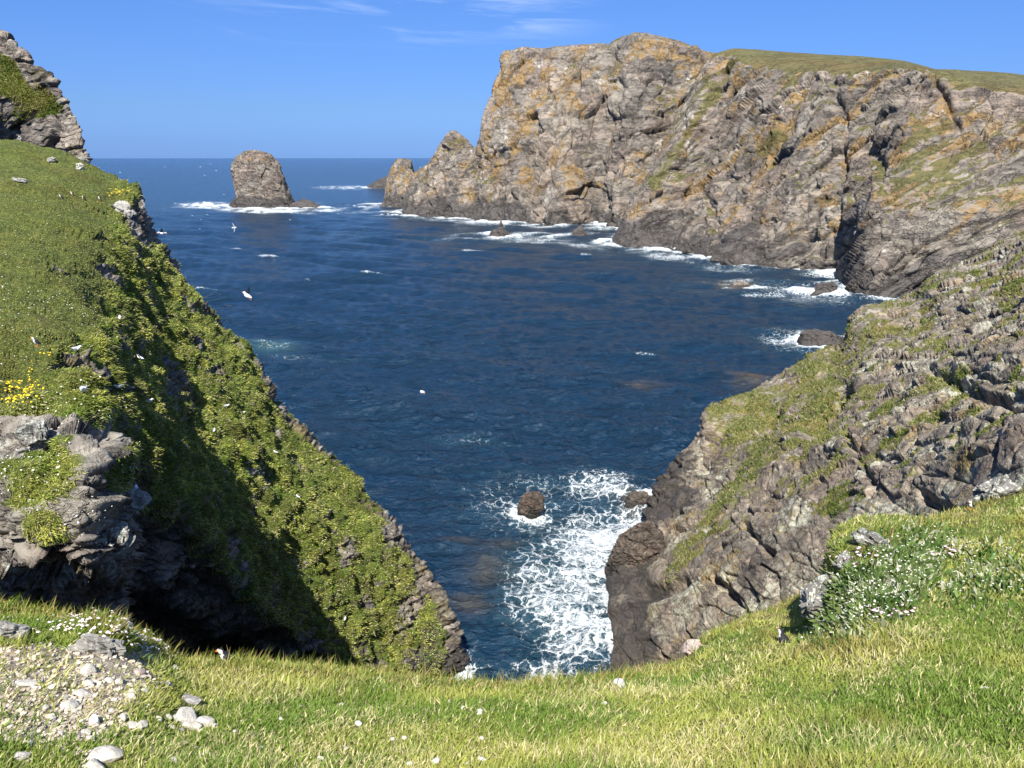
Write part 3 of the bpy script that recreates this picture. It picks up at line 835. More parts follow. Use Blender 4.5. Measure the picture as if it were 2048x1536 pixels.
# ------------------------------------------------------------------ find the point of a surface under a photo pixel
class Surf:
    def __init__(self, *Gs):
        self.p = np.concatenate([g.reshape(-1, 3) for g in Gs])
        self.n = np.concatenate([face_cam(g).reshape(-1, 3) for g in Gs])
        self.s = proj(self.p)
    def hit(self, px, py, r=5):
        while True:
            d = np.hypot(self.s[:, 0] - px, self.s[:, 1] - py)
            ok = np.where((d < r) & (self.s[:, 2] > 0.3))[0]
            if len(ok): break
            r *= 1.6
        near = self.s[ok, 2].min()
        ok = ok[self.s[ok, 2] < near * 1.04 + 0.1]
        i = ok[np.argmin(d[ok])]
        return self.p[i].copy(), self.n[i].copy()
SL, SR, SF = Surf(GL_d), Surf(GR_d), Surf(GF_d)

# ------------------------------------------------------------------ the sea
shore = []                                              # waterline segments (from the landforms)
def add_shore(pts):
    q = np.array(pts)[:, :2]
    for a, b in zip(q[:-1], q[1:]): shore.append((a[0], a[1], b[0], b[1]))
def waterline(Gd):
    """crossings of a surface with the sea, as points"""
    z = Gd[..., 2]
    out = []
    for ax in (0, 1):
        A = np.moveaxis(Gd, ax, 0)
        za = A[..., 2]
        s = (za[:-1] > 0) != (za[1:] > 0)
        i, j = np.where(s)
        t = za[i, j] / (za[i, j] - za[i + 1, j])
        out.append(A[i, j] + (A[i + 1, j] - A[i, j]) * t[:, None])
    return np.concatenate(out)
def make_sea(rock_pts):
    px_step = 1.35
    ys = [1500.0]
    # rows follow the picture down to the horizon, then run on to 30 km
    rr = [38.0]
    while rr[-1] < 26000:
        r = rr[-1]
        rr.append(r + max(0.09, min(r * r / (F * H) * px_step, r * 0.10)))
    rr = np.array(rr)
    ang = np.linspace(R(-62), R(62), 1150)
    rg, ag = np.meshgrid(rr, ang, indexing='ij')
    X, Y = rg * np.sin(ag), rg * np.cos(ag)
    res = np.maximum(np.gradient(rr)[:, None] * np.ones_like(rg), rg * (ang[1] - ang[0]))
    hgt = np.zeros_like(X); dxs = np.zeros_like(X); dys = np.zeros_like(X)
    r2 = np.random.default_rng(5)
    base_dir = R(250)                                   # swell comes in from the open sea, towards the viewer
    for k in range(90):
        lam = 1.0 * 26.0 ** (r2.random() ** 1.35)
        th = base_dir + r2.normal() * (0.35 if lam > 9 else 0.7)
        kk = 2 * math.pi / lam
        amp = 0.0165 * lam ** 0.74 * (0.6 + 0.8 * r2.random())
        fade = np.clip(1.6 - 2.6 * res / lam, 0, 1)
        ph = kk * (X * math.cos(th) + Y * math.sin(th)) + r2.random() * 6.283
        hgt += amp * fade * np.sin(ph)
        dxs += 0.8 * amp * fade * math.cos(th) * np.cos(ph)
        dys += 0.8 * amp * fade * math.sin(th) * np.cos(ph)
    P3 = np.stack([X, Y, np.zeros_like(X)], -1).reshape(-1, 3)
    gust = fbm(P3, np.array([120, 60, 50]), 3, 705).reshape(X.shape)
    hgt *= 1 + 0.45 * gust
    # distance to the rocks, on a coarse set of waterline points
    rp = rock_pts[:, :2]
    sel = (rg < 1500)
    d = np.full(X.shape, 1e3)
    pts = np.stack([X[sel], Y[sel]], -1)
    # bin the waterline points by their distance from the camera so that only near ones are compared
    key = np.hypot(rp[:, 0], rp[:, 1])
    o = np.argsort(key); rp, key = rp[o], key[o]
    prr = np.hypot(pts[:, 0], pts[:, 1])
    dd = np.full(len(pts), 1e3)
    idx = np.argsort(prr)
    blocks = np.array_split(idx, 260)
    for b in blocks:
        reach = 7 + prr[b].mean() * 0.075
        lo, hi = np.searchsorted(key, prr[b].min() - reach), np.searchsorted(key, prr[b].max() + reach)
        q = rp[lo:hi]
        if len(q) == 0: continue
        st = max(1, len(q) // 220)
        q = q[::st]
        dm = ((pts[b][:, None, :] - q[None]) ** 2).sum(-1).min(1)
        dd[b] = np.sqrt(dm)
    d[sel] = dd
    n1 = fbm(P3, np.array([26, 14, 20]), 4, 711).reshape(X.shape)
    n2 = fbm(P3, np.array([7, 5, 6]), 4, 713).reshape(X.shape)
    wid = np.interp(rg, [45, 100, 200, 400, 700], [1.4, 3.0, 8.0, 16.0, 24.0])
    wid = wid * np.clip(0.75 + 1.5 * n1, 0.12, 2.2)
    n8 = fbm(P3, np.array([3, 2.2, 3]), 3, 723).reshape(X.shape)
    foam = np.exp(-(d / wid) ** 1.3) * np.clip(0.95 + (1.3 * n2 + 0.7 * n8) * np.interp(rg, [60, 150, 350], [1, 0.7, 0.25]) + n1 * np.interp(rg, [100, 350], [0, 1.3]), 0, 1.3)
    pr = proj(np.stack([X, Y, 0 * X], -1))
    x, y = pr[..., 0], pr[..., 1]
    def blob(cx, cy, rx, ry, amt, rot=0.0, pw=1.4):
        c, s = math.cos(rot), math.sin(rot)
        u, v = (x - cx) * c + (y - cy) * s, -(x - cx) * s + (y - cy) * c
        return amt * np.exp(-((u / rx) ** 2 + (v / ry) ** 2) ** pw)
    # the white water of the inlet and the breaking patches along the far shore
    for q in ((1130, 1190, 125, 130, 0.92, 0.2), (1180, 1085, 125, 85, 0.92, -0.4), (1205, 980, 100, 46, 0.72, 0.0), (1150, 1275, 110, 80, 0.88, 0.3), (1250, 1030, 50, 30, 0.9, 0), (1062, 1030, 60, 40, 0.66, 0), (1030, 1005, 110, 60, 0.48, 0), (1100, 1340, 90, 30, 0.62, 0), (1040, 1200, 60, 90, 0.55, 0),
              (1600, 685, 95, 26, 0.62, 0.12), (1600, 585, 150, 20, 0.52, 0.1), (1340, 515, 65, 12, 0.72, 0.1), (1060, 480, 110, 9, 0.62, 0.03), (1160, 492, 60, 7, 0.6, 0.15), (900, 440, 130, 7, 0.6, 0.1),
              (415, 411, 65, 8, 1.1, 0.0), (530, 421, 110, 7, 1.05, 0.03), (640, 420, 60, 4, 0.8, 0), (690, 375, 70, 5, 0.75, 0.0), (720, 425, 60, 3, 0.5, 0), (540, 692, 50, 12, 0.42, 0.1), (600, 715, 100, 8, 0.30, 0.05), (690, 470, 60, 10, 0.28, 0), (930, 880, 90, 14, 0.27, 0.1), (1430, 540, 60, 8, 0.5, 0.1), (1500, 575, 60, 12, 0.45, 0.1)):
        foam = np.maximum(foam, blob(*q) * np.clip(1.0 + 0.55 * n2, 0.2, 1.5))
    # whitecaps on the steepest crests
    crest = hgt / (np.std(hgt[rg < 400]) + 1e-6)
    n4 = fbm(P3, np.array([40, 22, 30]), 3, 717).reshape(X.shape)
    cap = ss(crest + 2.2 * n4, 2.5, 3.3) * 0.75 * ss(rg, 80, 200)
    n5 = fbm(P3, np.array([9, 2.0, 9]), 3, 719).reshape(X.shape)
    cap = np.maximum(cap, ss(n5 + 0.3 * n4, 0.72, 0.86) * 0.9 * ss(rg, 220, 420) * (1 - ss(rg, 2500, 9000)))
    streak = fbm(P3, np.array([16, 3.5, 16]), 4, 725, 0.6).reshape(X.shape)
    foam = foam * np.interp(rg, [90, 200], [0.88, 1.0]) * (1 - np.interp(rg, [90, 250], [0, 1]) * 0.45 * ss(streak, -0.1, 0.35))
    foam = np.minimum(np.maximum(foam, cap), 1.0)
    # brown weed and rock seen through shallow water
    shal = np.zeros_like(X)
    n3 = fbm(P3, np.array([4, 4, 4]), 3, 721).reshape(X.shape)
    for q in ((920, 1082, 42, 14, 0.8, 0), (1000, 1085, 45, 14, 0.5, 0), (980, 1150, 60, 40, 0.42, 0), (1290, 770, 40, 10, 0.7, 0), (1500, 758, 48, 14, 0.9, 0.1), (1470, 570, 40, 10, 0.8, 0), (940, 1210, 40, 26, 0.5, 0), (1262, 1015, 30, 24, 1.0, 0)):
        shal = np.maximum(shal, blob(*q) * np.clip(0.9 + 1.1 * n3, 0, 1.3))
    teal = np.clip(blob(545, 692, 55, 14, 0.5) + foam * 0.35 + blob(1130, 1180, 150, 150, 0.15), 0, 1)
    brk = ss(foam, 0.55, 1.1) * np.interp(rg, [45, 150, 400], [0.10, 0.4, 0.9]) * (0.6 + np.clip(n1 + 0.3, 0, 1))
    Z = hgt * np.interp(rg, [40, 110, 300, 2000, 9000], [0.7, 0.8, 1.0, 1.0, 0.3]) + brk
    curv = -(rg ** 2) / (2 * 6.37e6)
    G = np.stack([X + dxs, Y + dys, Z + curv], -1)
    m, t, out = new_mat('sea_water')
    pos = t.n('ShaderNodeTexCoord').outputs['Object']
    fo = t.attr('foam').outputs['Fac']
    sh = t.attr('shallow').outputs['Fac']
    te = t.attr('teal').outputs['Fac']
    rng_ = t.n('ShaderNodeCameraData').outputs['View Distance'] if False else None
    warp = t.n('ShaderNodeTexNoise', ins={'Scale': 0.5, 'Detail': 6, 'Roughness': 0.65}); t.put(warp.inputs['Vector'], pos)
    wv = t.n('ShaderNodeVectorMath', operation='MULTIPLY_ADD')
    t.put(wv.inputs[0], warp.outputs['Color']); wv.inputs[1].default_value = (3.4, 3.4, 0); t.put(wv.inputs[2], pos)
    def lace(scale, wlo, whi):
        vo = t.n('ShaderNodeTexVoronoi', feature='DISTANCE_TO_EDGE', voronoi_dimensions='2D', ins={'Scale': scale})
        t.put(vo.inputs['Vector'], wv.outputs[0])
        return t.math('SUBTRACT', 1.0, t.step(vo.outputs['Distance'], wlo, whi))
    l1 = lace(0.75, 0.0, 0.17)
    l2 = lace(2.3, 0.0, 0.26)
    fn = t.noise(pos, 0.9, 8, 0.7, 1.0)
    fn2 = t.noise(pos, 4.0, 5, 0.7, 0.5)
    # froth: torn strands where it is thin, nearly solid where it is thick
    lac = t.math('ADD', t.math('MULTIPLY', l1, 0.58), t.math('MULTIPLY', l2, 0.36))
    lac = t.math('ADD', lac, t.math('MULTIPLY', t.math('SUBTRACT', fn, 0.5), 1.25))
    lac = t.math('ADD', lac, t.math('MULTIPLY', t.math('SUBTRACT', fn2, 0.5), 0.5))
    fm = t.step(t.math('ADD', t.math('MULTIPLY', lac, 0.62), t.math('MULTIPLY', fo, 1.0)), 0.66, 1.14)
    fm = t.math('MULTIPLY', fm, t.step(fo, 0.04, 0.25))
    fm = t.math('MULTIPLY', fm, t.math('ADD', 0.62, t.math('MULTIPLY', fn2, 0.6)), clamp=True)
    deep = t.mix(te, (0.0045, 0.0225, 0.049), (0.040, 0.105, 0.115))
    c = t.mix(t.math('MULTIPLY', sh, 0.8), deep, (0.075, 0.058, 0.032))
    r1 = t.noise(t.mapping(pos, (0, 0, R(-12)), (0.8, 1.7, 1)), 1.3, 5, 0.6, 0.4)
    r2_ = t.noise(t.mapping(pos, (0, 0, R(10)), (0.6, 1.6, 1)), 0.30, 6, 0.62, 0.5)
    r3 = t.noise(t.mapping(pos, (0, 0, R(-6)), (0.55, 1.4, 1)), 0.10, 5, 0.6, 0.4)
    sharp = t.math('POWER', t.math('SUBTRACT', 1.0, t.math('ABSOLUTE', t.math('MULTIPLY', t.math('SUBTRACT', r2_, 0.5), 3.2))), 1.5)
    hh = t.math('ADD', t.math('MULTIPLY', r1, 0.42), t.math('MULTIPLY', r2_, 1.4))
    hh = t.math('ADD', hh, t.math('ADD', t.math('MULTIPLY', r3, 2.2), t.math('MULTIPLY', sharp, 0.30)))
    bp = t.n('ShaderNodeBump', ins={'Strength': 1.0, 'Distance': 1.0, 'Height': hh})
    wat = t.n('ShaderNodeBsdfPrincipled', ins={'Base Color': c, 'Roughness': 0.15, 'IOR': 1.333, 'Normal': bp.outputs[0]})
    fb = t.n('ShaderNodeBump', ins={'Strength': 0.6, 'Distance': 0.3, 'Height': t.math('ADD', lac, fn2)})
    fbs = t.n('ShaderNodeBsdfDiffuse', ins={0: (0.62, 0.66, 0.67, 1), 'Normal': fb.outputs[0]})
    mx = t.n('ShaderNodeMixShader', ins={0: fm, 1: wat.outputs[0], 2: fbs.outputs[0]})
    t.t.links.new(mx.outputs[0], out.inputs[0])
    o = grid_obj('sea', G, m, {'foam': foam.ravel(), 'shallow': shal.ravel(), 'teal': teal.ravel()})
    tag(o, kind='structure')
    return o

# ------------------------------------------------------------------ sea stack and rocks standing in the water
def lathe_rock(name, levels, depth, axes, k, seed, label, cat, wet_z, group=None, amp=1.0, Dc=None, turf_top=0.0):
    """levels: (py, left px, right px) from the top down, all at D=Dc; the plan is a rounded block 'depth' times as deep as wide"""
    rows = []
    nseg = 40
    for py, a, b in levels:
        pl, pr_ = P(a, py, Dc), P(b, py, Dc)
        c = 0.5 * (pl + pr_); hw = 0.5 * (pr_[0] - pl[0])
        th = np.linspace(0, 2 * math.pi, nseg, endpoint=False)
        sq = lambda v: np.sign(v) * np.abs(v) ** 0.8
        rows.append(np.stack([c[0] + hw * sq(np.cos(th)), c[1] + hw * depth * sq(np.sin(th)), np.full(nseg, c[2])], -1))
    C = np.array(rows)
    top = C[:1].mean(1, keepdims=True) * np.ones((1, nseg, 1)) * 1.0
    top = 0.97 * top + 0.03 * C[:1]
    C = np.concatenate([top, C, C[-1:] * [1, 1, 0] + [0, 0, -4.0]])
    C = np.concatenate([C, C[:, :1]], 1)                       # close the ring
    x = np.arange(len(C), dtype=float)
    s = proj(C)
    ext = np.ptp(s[..., 1]); wd = np.ptp(s[..., 0])
    nv = int(np.clip(ext / 1.1, 24, 260)); nu = int(np.clip(wd * 2.6 / 1.1, 48, 420))
    G = pchip(x, C, np.linspace(0, len(C) - 1, nv))
    G = np.swapaxes(pchip(np.arange(C.shape[1], dtype=float), np.swapaxes(G, 0, 1), np.linspace(0, C.shape[1] - 1, nu + 1)), 0, 1)[:, :-1]
    n = normals(np.concatenate([G[:, -2:], G, G[:, :2]], 1))[:, 2:-2]
    ctr = G.mean((0, 1))
    if ((n * (G - ctr)).sum(-1) > 0).mean() < 0.5: n = -n
    p = G.reshape(-1, 3)
    f1, t1, c1 = facets(p, np.array([9, 8, 4.0]) * k, seed + 3, axes)
    f2, t2, c2 = facets(p, np.array([4, 3.4, 1.3]) * k, seed + 4, axes)
    f3, t3, c3 = facets(p, np.array([1.6, 1.4, 0.6]) * k, seed + 5, axes)
    h = (fbm(p, 14 * k, 3, seed) * 1.6 + f1 * 1.1 + f2 * 0.7 + f3 * 0.35) * k * amp
    Gd = G + n * h.reshape(*G.shape[:2], 1)
    z = Gd[..., 2].reshape(-1)
    m = np.zeros((len(p), 4), np.float32)
    m[:, 0] = turf_top * ss(z, 0.80 * z.max(), 0.95 * z.max()) * 0.75
    m[:, 1] = np.clip(fbm(p, 10 * k, 3, seed + 6) * 0.5 + 0.5 * turf_top * ss(z, 0.7 * z.max(), z.max()), 0, 0.6)
    m[:, 2] = 1 - ss(z + fbm(p, 8 * k, 3, seed + 7) * 3 * k, wet_z * 0.4, wet_z * 1.4)
    m[:, 3] = np.clip(0.15 + fbm(p, 7 * k, 3, seed + 8) * 0.5, 0, 0.6) * ss(z, wet_z, wet_z * 2.2)
    tone = 0.3 * t1 + 0.35 * t2 + 0.25 * t3 + 0.12 - 0.3 * np.maximum(c2 * 0.5, c1 * 0.8)
    q = grid_faces(G.shape[0], G.shape[1], True)
    vq = Gd.reshape(-1, 3)
    fn_ = np.cross(vq[q[:, 1]] - vq[q[:, 0]], vq[q[:, 3]] - vq[q[:, 0]])
    if ((fn_ * (vq[q[:, 0]] - ctr)).sum(-1) > 0).mean() < 0.5: q = q[:, ::-1]
    o = mesh_obj(name, Gd, quads=q, mat=M_FAR if k > 0.25 else M_WET, attrs={'mask': m, 'tone': tone}, smooth=False)
    tag(o, label, cat, group)
    return np.concatenate([Gd, Gd[:, :1]], 1)
M_WET = rock_mat('wet_rock', 0.6, (0.03, 0.027, 0.024), (0.075, 0.062, 0.05), (0.17, 0.14, 0.11), (0.16, 0.11, 0.05), (0.06, 0.08, 0.02), (0.1, 0.1, 0.03), bump=0.8)
AX_S = rock_frame(R(12), R(10))
rocks = []
rocks.append(lathe_rock('sea_stack', [(301, 500, 520), (304, 488, 530), (312, 476, 545), (325, 468, 553), (341, 466, 560), (360, 468, 568), (380, 472, 575), (394, 474, 582), (405, 464, 586), (416, 462, 590)], 0.8, frame_n((0.75, 0.3, 0.45)), 0.9, 800, 'tall round-topped grey sea stack with a notched side standing alone in the sea', 'sea stack', 9, Dc=640, turf_top=0.55))
ROCK = [
    ('skerry', [(400, 604, 612), (404, 592, 624), (410, 582, 634), (416, 580, 644)], 0.7, 0.5, 'low jagged skerry joined to the right foot of the sea stack', 0.6),
    ('skerry', [(344, 800, 840), (350, 782, 850), (360, 756, 855), (368, 742, 860), (376, 734, 865)], 0.5, 0.8, 'long dark skerry sloping into surf behind the small pinnacle', 2.0),
    ('sea_rock', [(454, 998, 1006), (460, 986, 1012), (468, 980, 1020), (474, 978, 1024)], 0.8, 0.4, 'dark hump of rock in surf off the far cliff, left of the pointed one', 1.2),
    ('sea_rock', [(454, 1158, 1163), (460, 1150, 1166), (466, 1144, 1172), (471, 1142, 1174)], 0.8, 0.35, 'small pointed rock in surf at the foot of the far cliff', 1.2),
    ('sea_rock', [(441, 1001, 1003), (446, 999, 1005), (451, 997, 1007), (453, 996, 1008)], 0.8, 0.2, 'tiny upright stub of rock in white surf below the dark cave slit', 1.2),
    ('sea_rock', [(562, 1478, 1482), (567, 1464, 1498), (572, 1456, 1510), (576, 1452, 1512)], 0.7, 0.28, 'low brown rock awash among broken surf below the grey cliff', 1.2),
    ('sea_rock', [(564, 1648, 1664), (572, 1634, 1672), (582, 1622, 1676), (592, 1612, 1678)], 0.7, 0.35, 'dark wet rock with a sloping back at the cliff foot, ringed by surf', 1.2),
    ('sea_rock', [(660, 1618, 1640), (666, 1606, 1664), (676, 1600, 1690), (688, 1596, 1720), (694, 1594, 1730)], 0.7, 0.3, 'long low dark rock in foam beside the rocky headland', 1.2),
    ('sea_rock', [(986, 1060, 1078), (992, 1044, 1084), (1000, 1040, 1087), (1012, 1038, 1087), (1024, 1037, 1083), (1032, 1036, 1078)], 0.9, 0.16, 'blocky brown rock standing alone in the foam of the inlet', 1.0),
    ('sea_rock', [(988, 1262, 1290), (996, 1254, 1300), (1006, 1250, 1304), (1014, 1248, 1304)], 0.9, 0.14, 'brown rock awash against the nose of the rocky headland', 1.0),
    ('sea_rock', [(1045, 1286, 1300), (1062, 1262, 1318), (1090, 1236, 1332), (1130, 1220, 1345), (1160, 1214, 1352), (1180, 1214, 1356)], 1.0, 0.24, 'big tilted brown boulder slab at the water under the rocky headland', 2.2),
]
for i, (nm, lv, dep, k, lab, wz) in enumerate(ROCK):
    rocks.append(lathe_rock(nm, lv, dep, AX_S if k > .3 else AX_R, k, 820 + i * 10, lab, 'rock' if nm != 'skerry' else 'skerry', wz if k < .3 else 30, Dc=WD(lv[-1][0]) + 0.35 * dep * (lv[-1][2] - lv[-1][1]) / F * WD(lv[-1][0])))
make_sea(np.concatenate([waterline(g) for g in [GA_d, GB_d, GA2, GA3, GL_d, GR_d] + rocks]))
# ------------------------------------------------------------------ grass, cushions and flowers
def norm(v): return v / (np.linalg.norm(v, axis=-1, keepdims=True) + 1e-9)
def scatter(G, N, wfun, seed, xlim=(-60, 2110), ylim=(-20, 1570)):
    """random points of a grid surface, spread evenly over the picture area, weighted by wfun(p, pr)"""
    r = np.random.default_rng(seed)
    q = grid_faces(G.shape[0], G.shape[1])
    p = G.reshape(-1, 3); n = face_cam(G).reshape(-1, 3)
    s = proj(p)
    a, b, c, d = (s[q[:, k], :2] for k in range(4))
    area = np.abs((c - a)[:, 0] * (d - b)[:, 1] - (c - a)[:, 1] * (d - b)[:, 0]) * 0.5
    ctr = p[q].mean(1); pc = proj(ctr)
    ok = (pc[:, 2] > 0.5) & (pc[:, 0] > xlim[0]) & (pc[:, 0] < xlim[1]) & (pc[:, 1] > ylim[0]) & (pc[:, 1] < ylim[1])
    # surfaces seen at a glancing angle or from behind still get their share
    wa = np.where(ok, np.minimum(area, 60) + 0.25, 0) * np.clip(wfun(ctr, pc), 0, None)
    cdf = np.cumsum(wa)
    if cdf[-1] <= 0: return None
    k = np.searchsorted(cdf, r.random(N) * cdf[-1])
    u, v = r.random(N)[:, None], r.random(N)[:, None]
    A, Bq, Cq, Dq = (p[q[k, j]] for j in range(4))
    pt = (A * (1 - u) + Bq * u) * (1 - v) + (Dq * (1 - u) + Cq * u) * v
    nn = norm(n[q[k, 0]])
    return pt, nn, r
def blades(name, pt, nn, r, length, width, col, mat, up=0.7, spread=0.5, bend=0.5, wind=(0.25, 0.1, 0), label=None, cat=None):
    N = len(pt)
    upv = norm(nn * (1 - up) + np.array([0, 0, up]) + r.normal(size=(N, 3)) * spread + np.array(wind))
    side = norm(np.cross(upv, r.normal(size=(N, 3))))
    bd = norm(r.normal(size=(N, 3)) * [1, 1, 0.3] + np.array(wind) * 2 + nn * 0.4) * (bend * length)[:, None]
    L = length[:, None]; w_ = (width * 0.5)[:, None]
    v0 = pt - upv * L * 0.08 - side * w_; v1 = pt - upv * L * 0.08 + side * w_
    m_ = pt + upv * L * 0.55 + bd * 0.22
    v2 = m_ + side * w_ * 0.75; v3 = m_ - side * w_ * 0.75
    v4 = pt + upv * L * 0.92 + bd * 0.75
    V = np.stack([v0, v1, v2, v3, v4], 1).reshape(-1, 3)
    i = np.arange(N)[:, None] * 5
    quads = i + np.array([[0, 1, 2, 3]]); tris = i + np.array([[3, 2, 4]])
    C = np.repeat(col, 5, axis=0)
    o = mesh_obj(name, V, quads=quads, tris=tris, mat=mat, attrs={'Col': C}, smooth=False)
    tag(o, label, cat, kind='stuff')
    return o
def grass_cols(pt, r, base, alt, straw, p_straw, sz, seed, jit=0.25):
    N = len(pt)
    f = ss(fbm(pt, sz, 4, seed), -0.35, 0.35)[:, None]
    c = np.array(base) * (1 - f) + np.array(alt) * f
    c = c * (1 + (r.random((N, 1)) - 0.5) * 2 * jit) * (1 + (r.random((N, 3)) - 0.5) * 0.15)
    s = r.random(N) < p_straw * (0.4 + 1.4 * ss(fbm(pt, sz * 0.7, 3, seed + 5), -0.2, 0.5))
    c[s] = np.array(straw) * (0.7 + 0.6 * r.random((s.sum(), 1)))
    return c
# ------------------------------------------------------------------ stones
def ico(sub):
    import bmesh
    bm = bmesh.new(); bmesh.ops.create_icosphere(bm, subdivisions=sub, radius=1.0)
    V = np.array([v.co[:] for v in bm.verts]); T = np.array([[v.index for v in f.verts] for f in bm.faces]); bm.free()
    return V, T
def stone_shape(sub, seed, cuts=9, flat=0.6, sq=1.0):
    V, T = ico(sub)
    if sq < 1:                                            # squared-off block instead of a round stone
        V = np.sign(V) * np.abs(V) ** sq * 0.8
    r = np.random.default_rng(seed)
    for _ in range(cuts):
        d = norm(r.normal(size=3)); k = 0.55 + 0.35 * r.random()
        h = V @ d
        V = V - np.outer(np.clip(h - k, 0, None), d) * 0.92
    V = V * [1, 0.62 + 0.3 * r.random(), flat * (0.8 + 0.4 * r.random())]
    if sq == 1: V = V + norm(V) * (fbm(V, 0.6, 4, seed) * 0.07)[:, None]
    else:
        fz, _, _ = facets(V, np.array([0.55, 0.5, 0.28]), seed)
        V = V + norm(V) * (fbm(V, 0.8, 5, seed, 0.65) * 0.30 + fz * 0.30)[:, None]
    return V, T
def stone_mat(name, col, scale, lichen):
    m, t, out = new_mat(name)
    pos = t.n('ShaderNodeTexCoord').outputs['Object']
    n1 = t.noise(pos, scale, 6, 0.65, 0.3); n2 = t.noise(pos, scale * 4, 5, 0.7)
    c = t.ramp(n1, [(0.3, tuple(x * 0.72 for x in col)), (0.5, col), (0.7, tuple(min(0.9, x * 1.25) for x in col))])
    c = t.mix(t.step(t.math('ADD', t.math('MULTIPLY', n2, 0.6), t.math('MULTIPLY', n1, 0.4)), 0.50, 0.56), c, lichen)
    bp = t.n('ShaderNodeBump', ins={'Strength': 0.5, 'Distance': 0.10, 'Height': n2})
    bs = t.n('ShaderNodeBsdfPrincipled', ins={'Base Color': c, 'Roughness': 0.9, 'Normal': bp.outputs[0]})
    bs.inputs['Specular IOR Level'].default_value = 0.2
    t.t.links.new(bs.outputs[0], out.inputs[0])
    return m
M_PALE = stone_mat('pale_stone', (0.56, 0.52, 0.44), 1.6, (0.62, 0.59, 0.51))
M_SLAB = stone_mat('slab_stone', (0.27, 0.255, 0.225), 1.6, (0.38, 0.37, 0.32))
M_GREY = stone_mat('grey_stone', (0.27, 0.25, 0.23), 1.6, (0.42, 0.41, 0.36))
M_WHITE = stone_mat('white_stone', (0.72, 0.70, 0.64), 1.2, (0.66, 0.62, 0.54))
M_LICH = stone_mat('lichen_stone', (0.17, 0.16, 0.145), 2.2, (0.46, 0.47, 0.40))
M_PINK = stone_mat('pink_stone', (0.46, 0.36, 0.31), 1.6, (0.5, 0.45, 0.4))
PROTO = {}
CLEAR = []
def clear_of(pt):
    """mask of roots that do not grow through, or right in front of, a stone"""
    ok = np.ones(len(pt), bool)
    for c, s_ in CLEAR:
        f = norm(np.array([c[0], c[1]])) * s_
        for e, k_ in ((0.0, 1.0), (0.9, 0.9)):
            ok &= ((pt[:, :2] - (c[:2] - f * e)) ** 2).sum(1) > (s_ * k_) ** 2
    return ok
def stone(px, py, wpx, label, mat, surf, flat=0.55, group=None, name='stone', yaw=None, tilt=0.0, sink=0.35, var=None, sub=3):
    p, n = surf.hit(px, py)
    dist = np.linalg.norm(p - [0, 0, H])
    s = 0.5 * wpx / F * dist
    key = (mat.name, (var if var is not None else int(px * 7 + py) % 5), round(flat, 2), sub)
    if key not in PROTO:
        V, T = stone_shape(sub, 1000 + key[1] * 31 + int(flat * 100), 7 + key[1], flat, 1.0 if name == 'stone' else 0.5)
        o = mesh_obj(name, V, tris=T, mat=mat, smooth=False)
        PROTO[key] = o.data
    else:
        o = bpy.data.objects.new(name, PROTO[key]); COL.objects.link(o)
    o.location = p + n * s * flat * (0.62 - sink)
    if surf is SF: CLEAR.append((p, s))
    q = Vector(n).to_track_quat('Z', 'Y')
    from mathutils import Euler
    yw = (px * 37.7 + py * 11.3) % 6.28 if yaw is None else yaw
    from mathutils import Quaternion
    o.rotation_mode = 'QUATERNION'
    o.rotation_quaternion = Quaternion((0, 0, 1), 0) @ q @ Quaternion((0, 0, 1), yw) @ Quaternion((0, 1, 0), tilt)
    o.scale = (s, s, s)
    tag(o, label, 'stone' if name == 'stone' else 'rock', group)
    return o
def flat_up(o, yaw, tilt=(0, 0)):
    from mathutils import Euler
    o.rotation_mode = 'XYZ'
    o.rotation_euler = (tilt[0], tilt[1], yaw)
for a in [
    (384, 1404, 44, 'flat grey stone slab tilted over a shaded hollow in the grass', M_GREY, 0.38),
    (372, 1437, 46, 'long white stone directly below the tilted grey slab', M_PALE, 0.5),
    (412, 1451, 30, 'rounded pale stone at the right end of the small stone cluster', M_PALE, 0.65),
    (386, 1458, 28, 'angular pale stone at the bottom of the small stone cluster', M_PALE, 0.6),
    (184, 1446, 22, 'blocky cream stone alone in grass right of the gravel patch', M_WHITE, 0.75),
    (205, 1518, 56, 'largest flat pale stone, half sunk in grass at the bottom edge of the photo', M_PALE, 0.4),
    (188, 1536, 36, 'pale stone cut by the bottom edge, touching the largest flat stone', M_PALE, 0.5),
    (1240, 1374, 32, 'bright white stone near the brink, right of the foaming inlet', M_WHITE, 0.6),
    (176, 1344, 30, 'pale stone with a dark shaded side at the top of the gravel', M_PALE, 0.6),
    (278, 1346, 26, 'pinkish stone in the grass at the top left of the foreground', M_PINK, 0.5),
    (166, 1391, 32, 'pale slab of stone at the right margin of the gravel patch', M_PALE, 0.4),
    (137, 1416, 30, 'angular pale stone leaning in the grassy part of the gravel', M_PALE, 0.6),
    (264, 1452, 22, 'left one of two pale stones lying side by side in the grass', M_PALE, 0.5),
    (284, 1453, 22, 'right one of two pale stones lying side by side in the grass', M_PALE, 0.6),
    (43, 1517, 28, 'pale stone in the grass at the lower left corner', M_PALE, 0.5),
    (828, 1377, 15, 'small white stone close to the brink left of the inlet', M_WHITE, 0.6),
    (960, 1425, 14, 'small white rounded stone in the middle of the foreground grass', M_WHITE, 0.7),
    (1970, 1378, 13, 'small whitish stone alone in the grass at the far right', M_WHITE, 0.5),
    (50, 1368, 34, 'flat pale flake of stone lying on the gravel at the left edge', M_PALE, 0.3),
    (965, 1521, 18, 'pale stone at the bottom edge below the middle of the inlet', M_WHITE, 0.5),
]:
    o = stone(a[0], a[1], a[2] * 1.1, a[3], a[4], SF, a[5], sink=0.2)
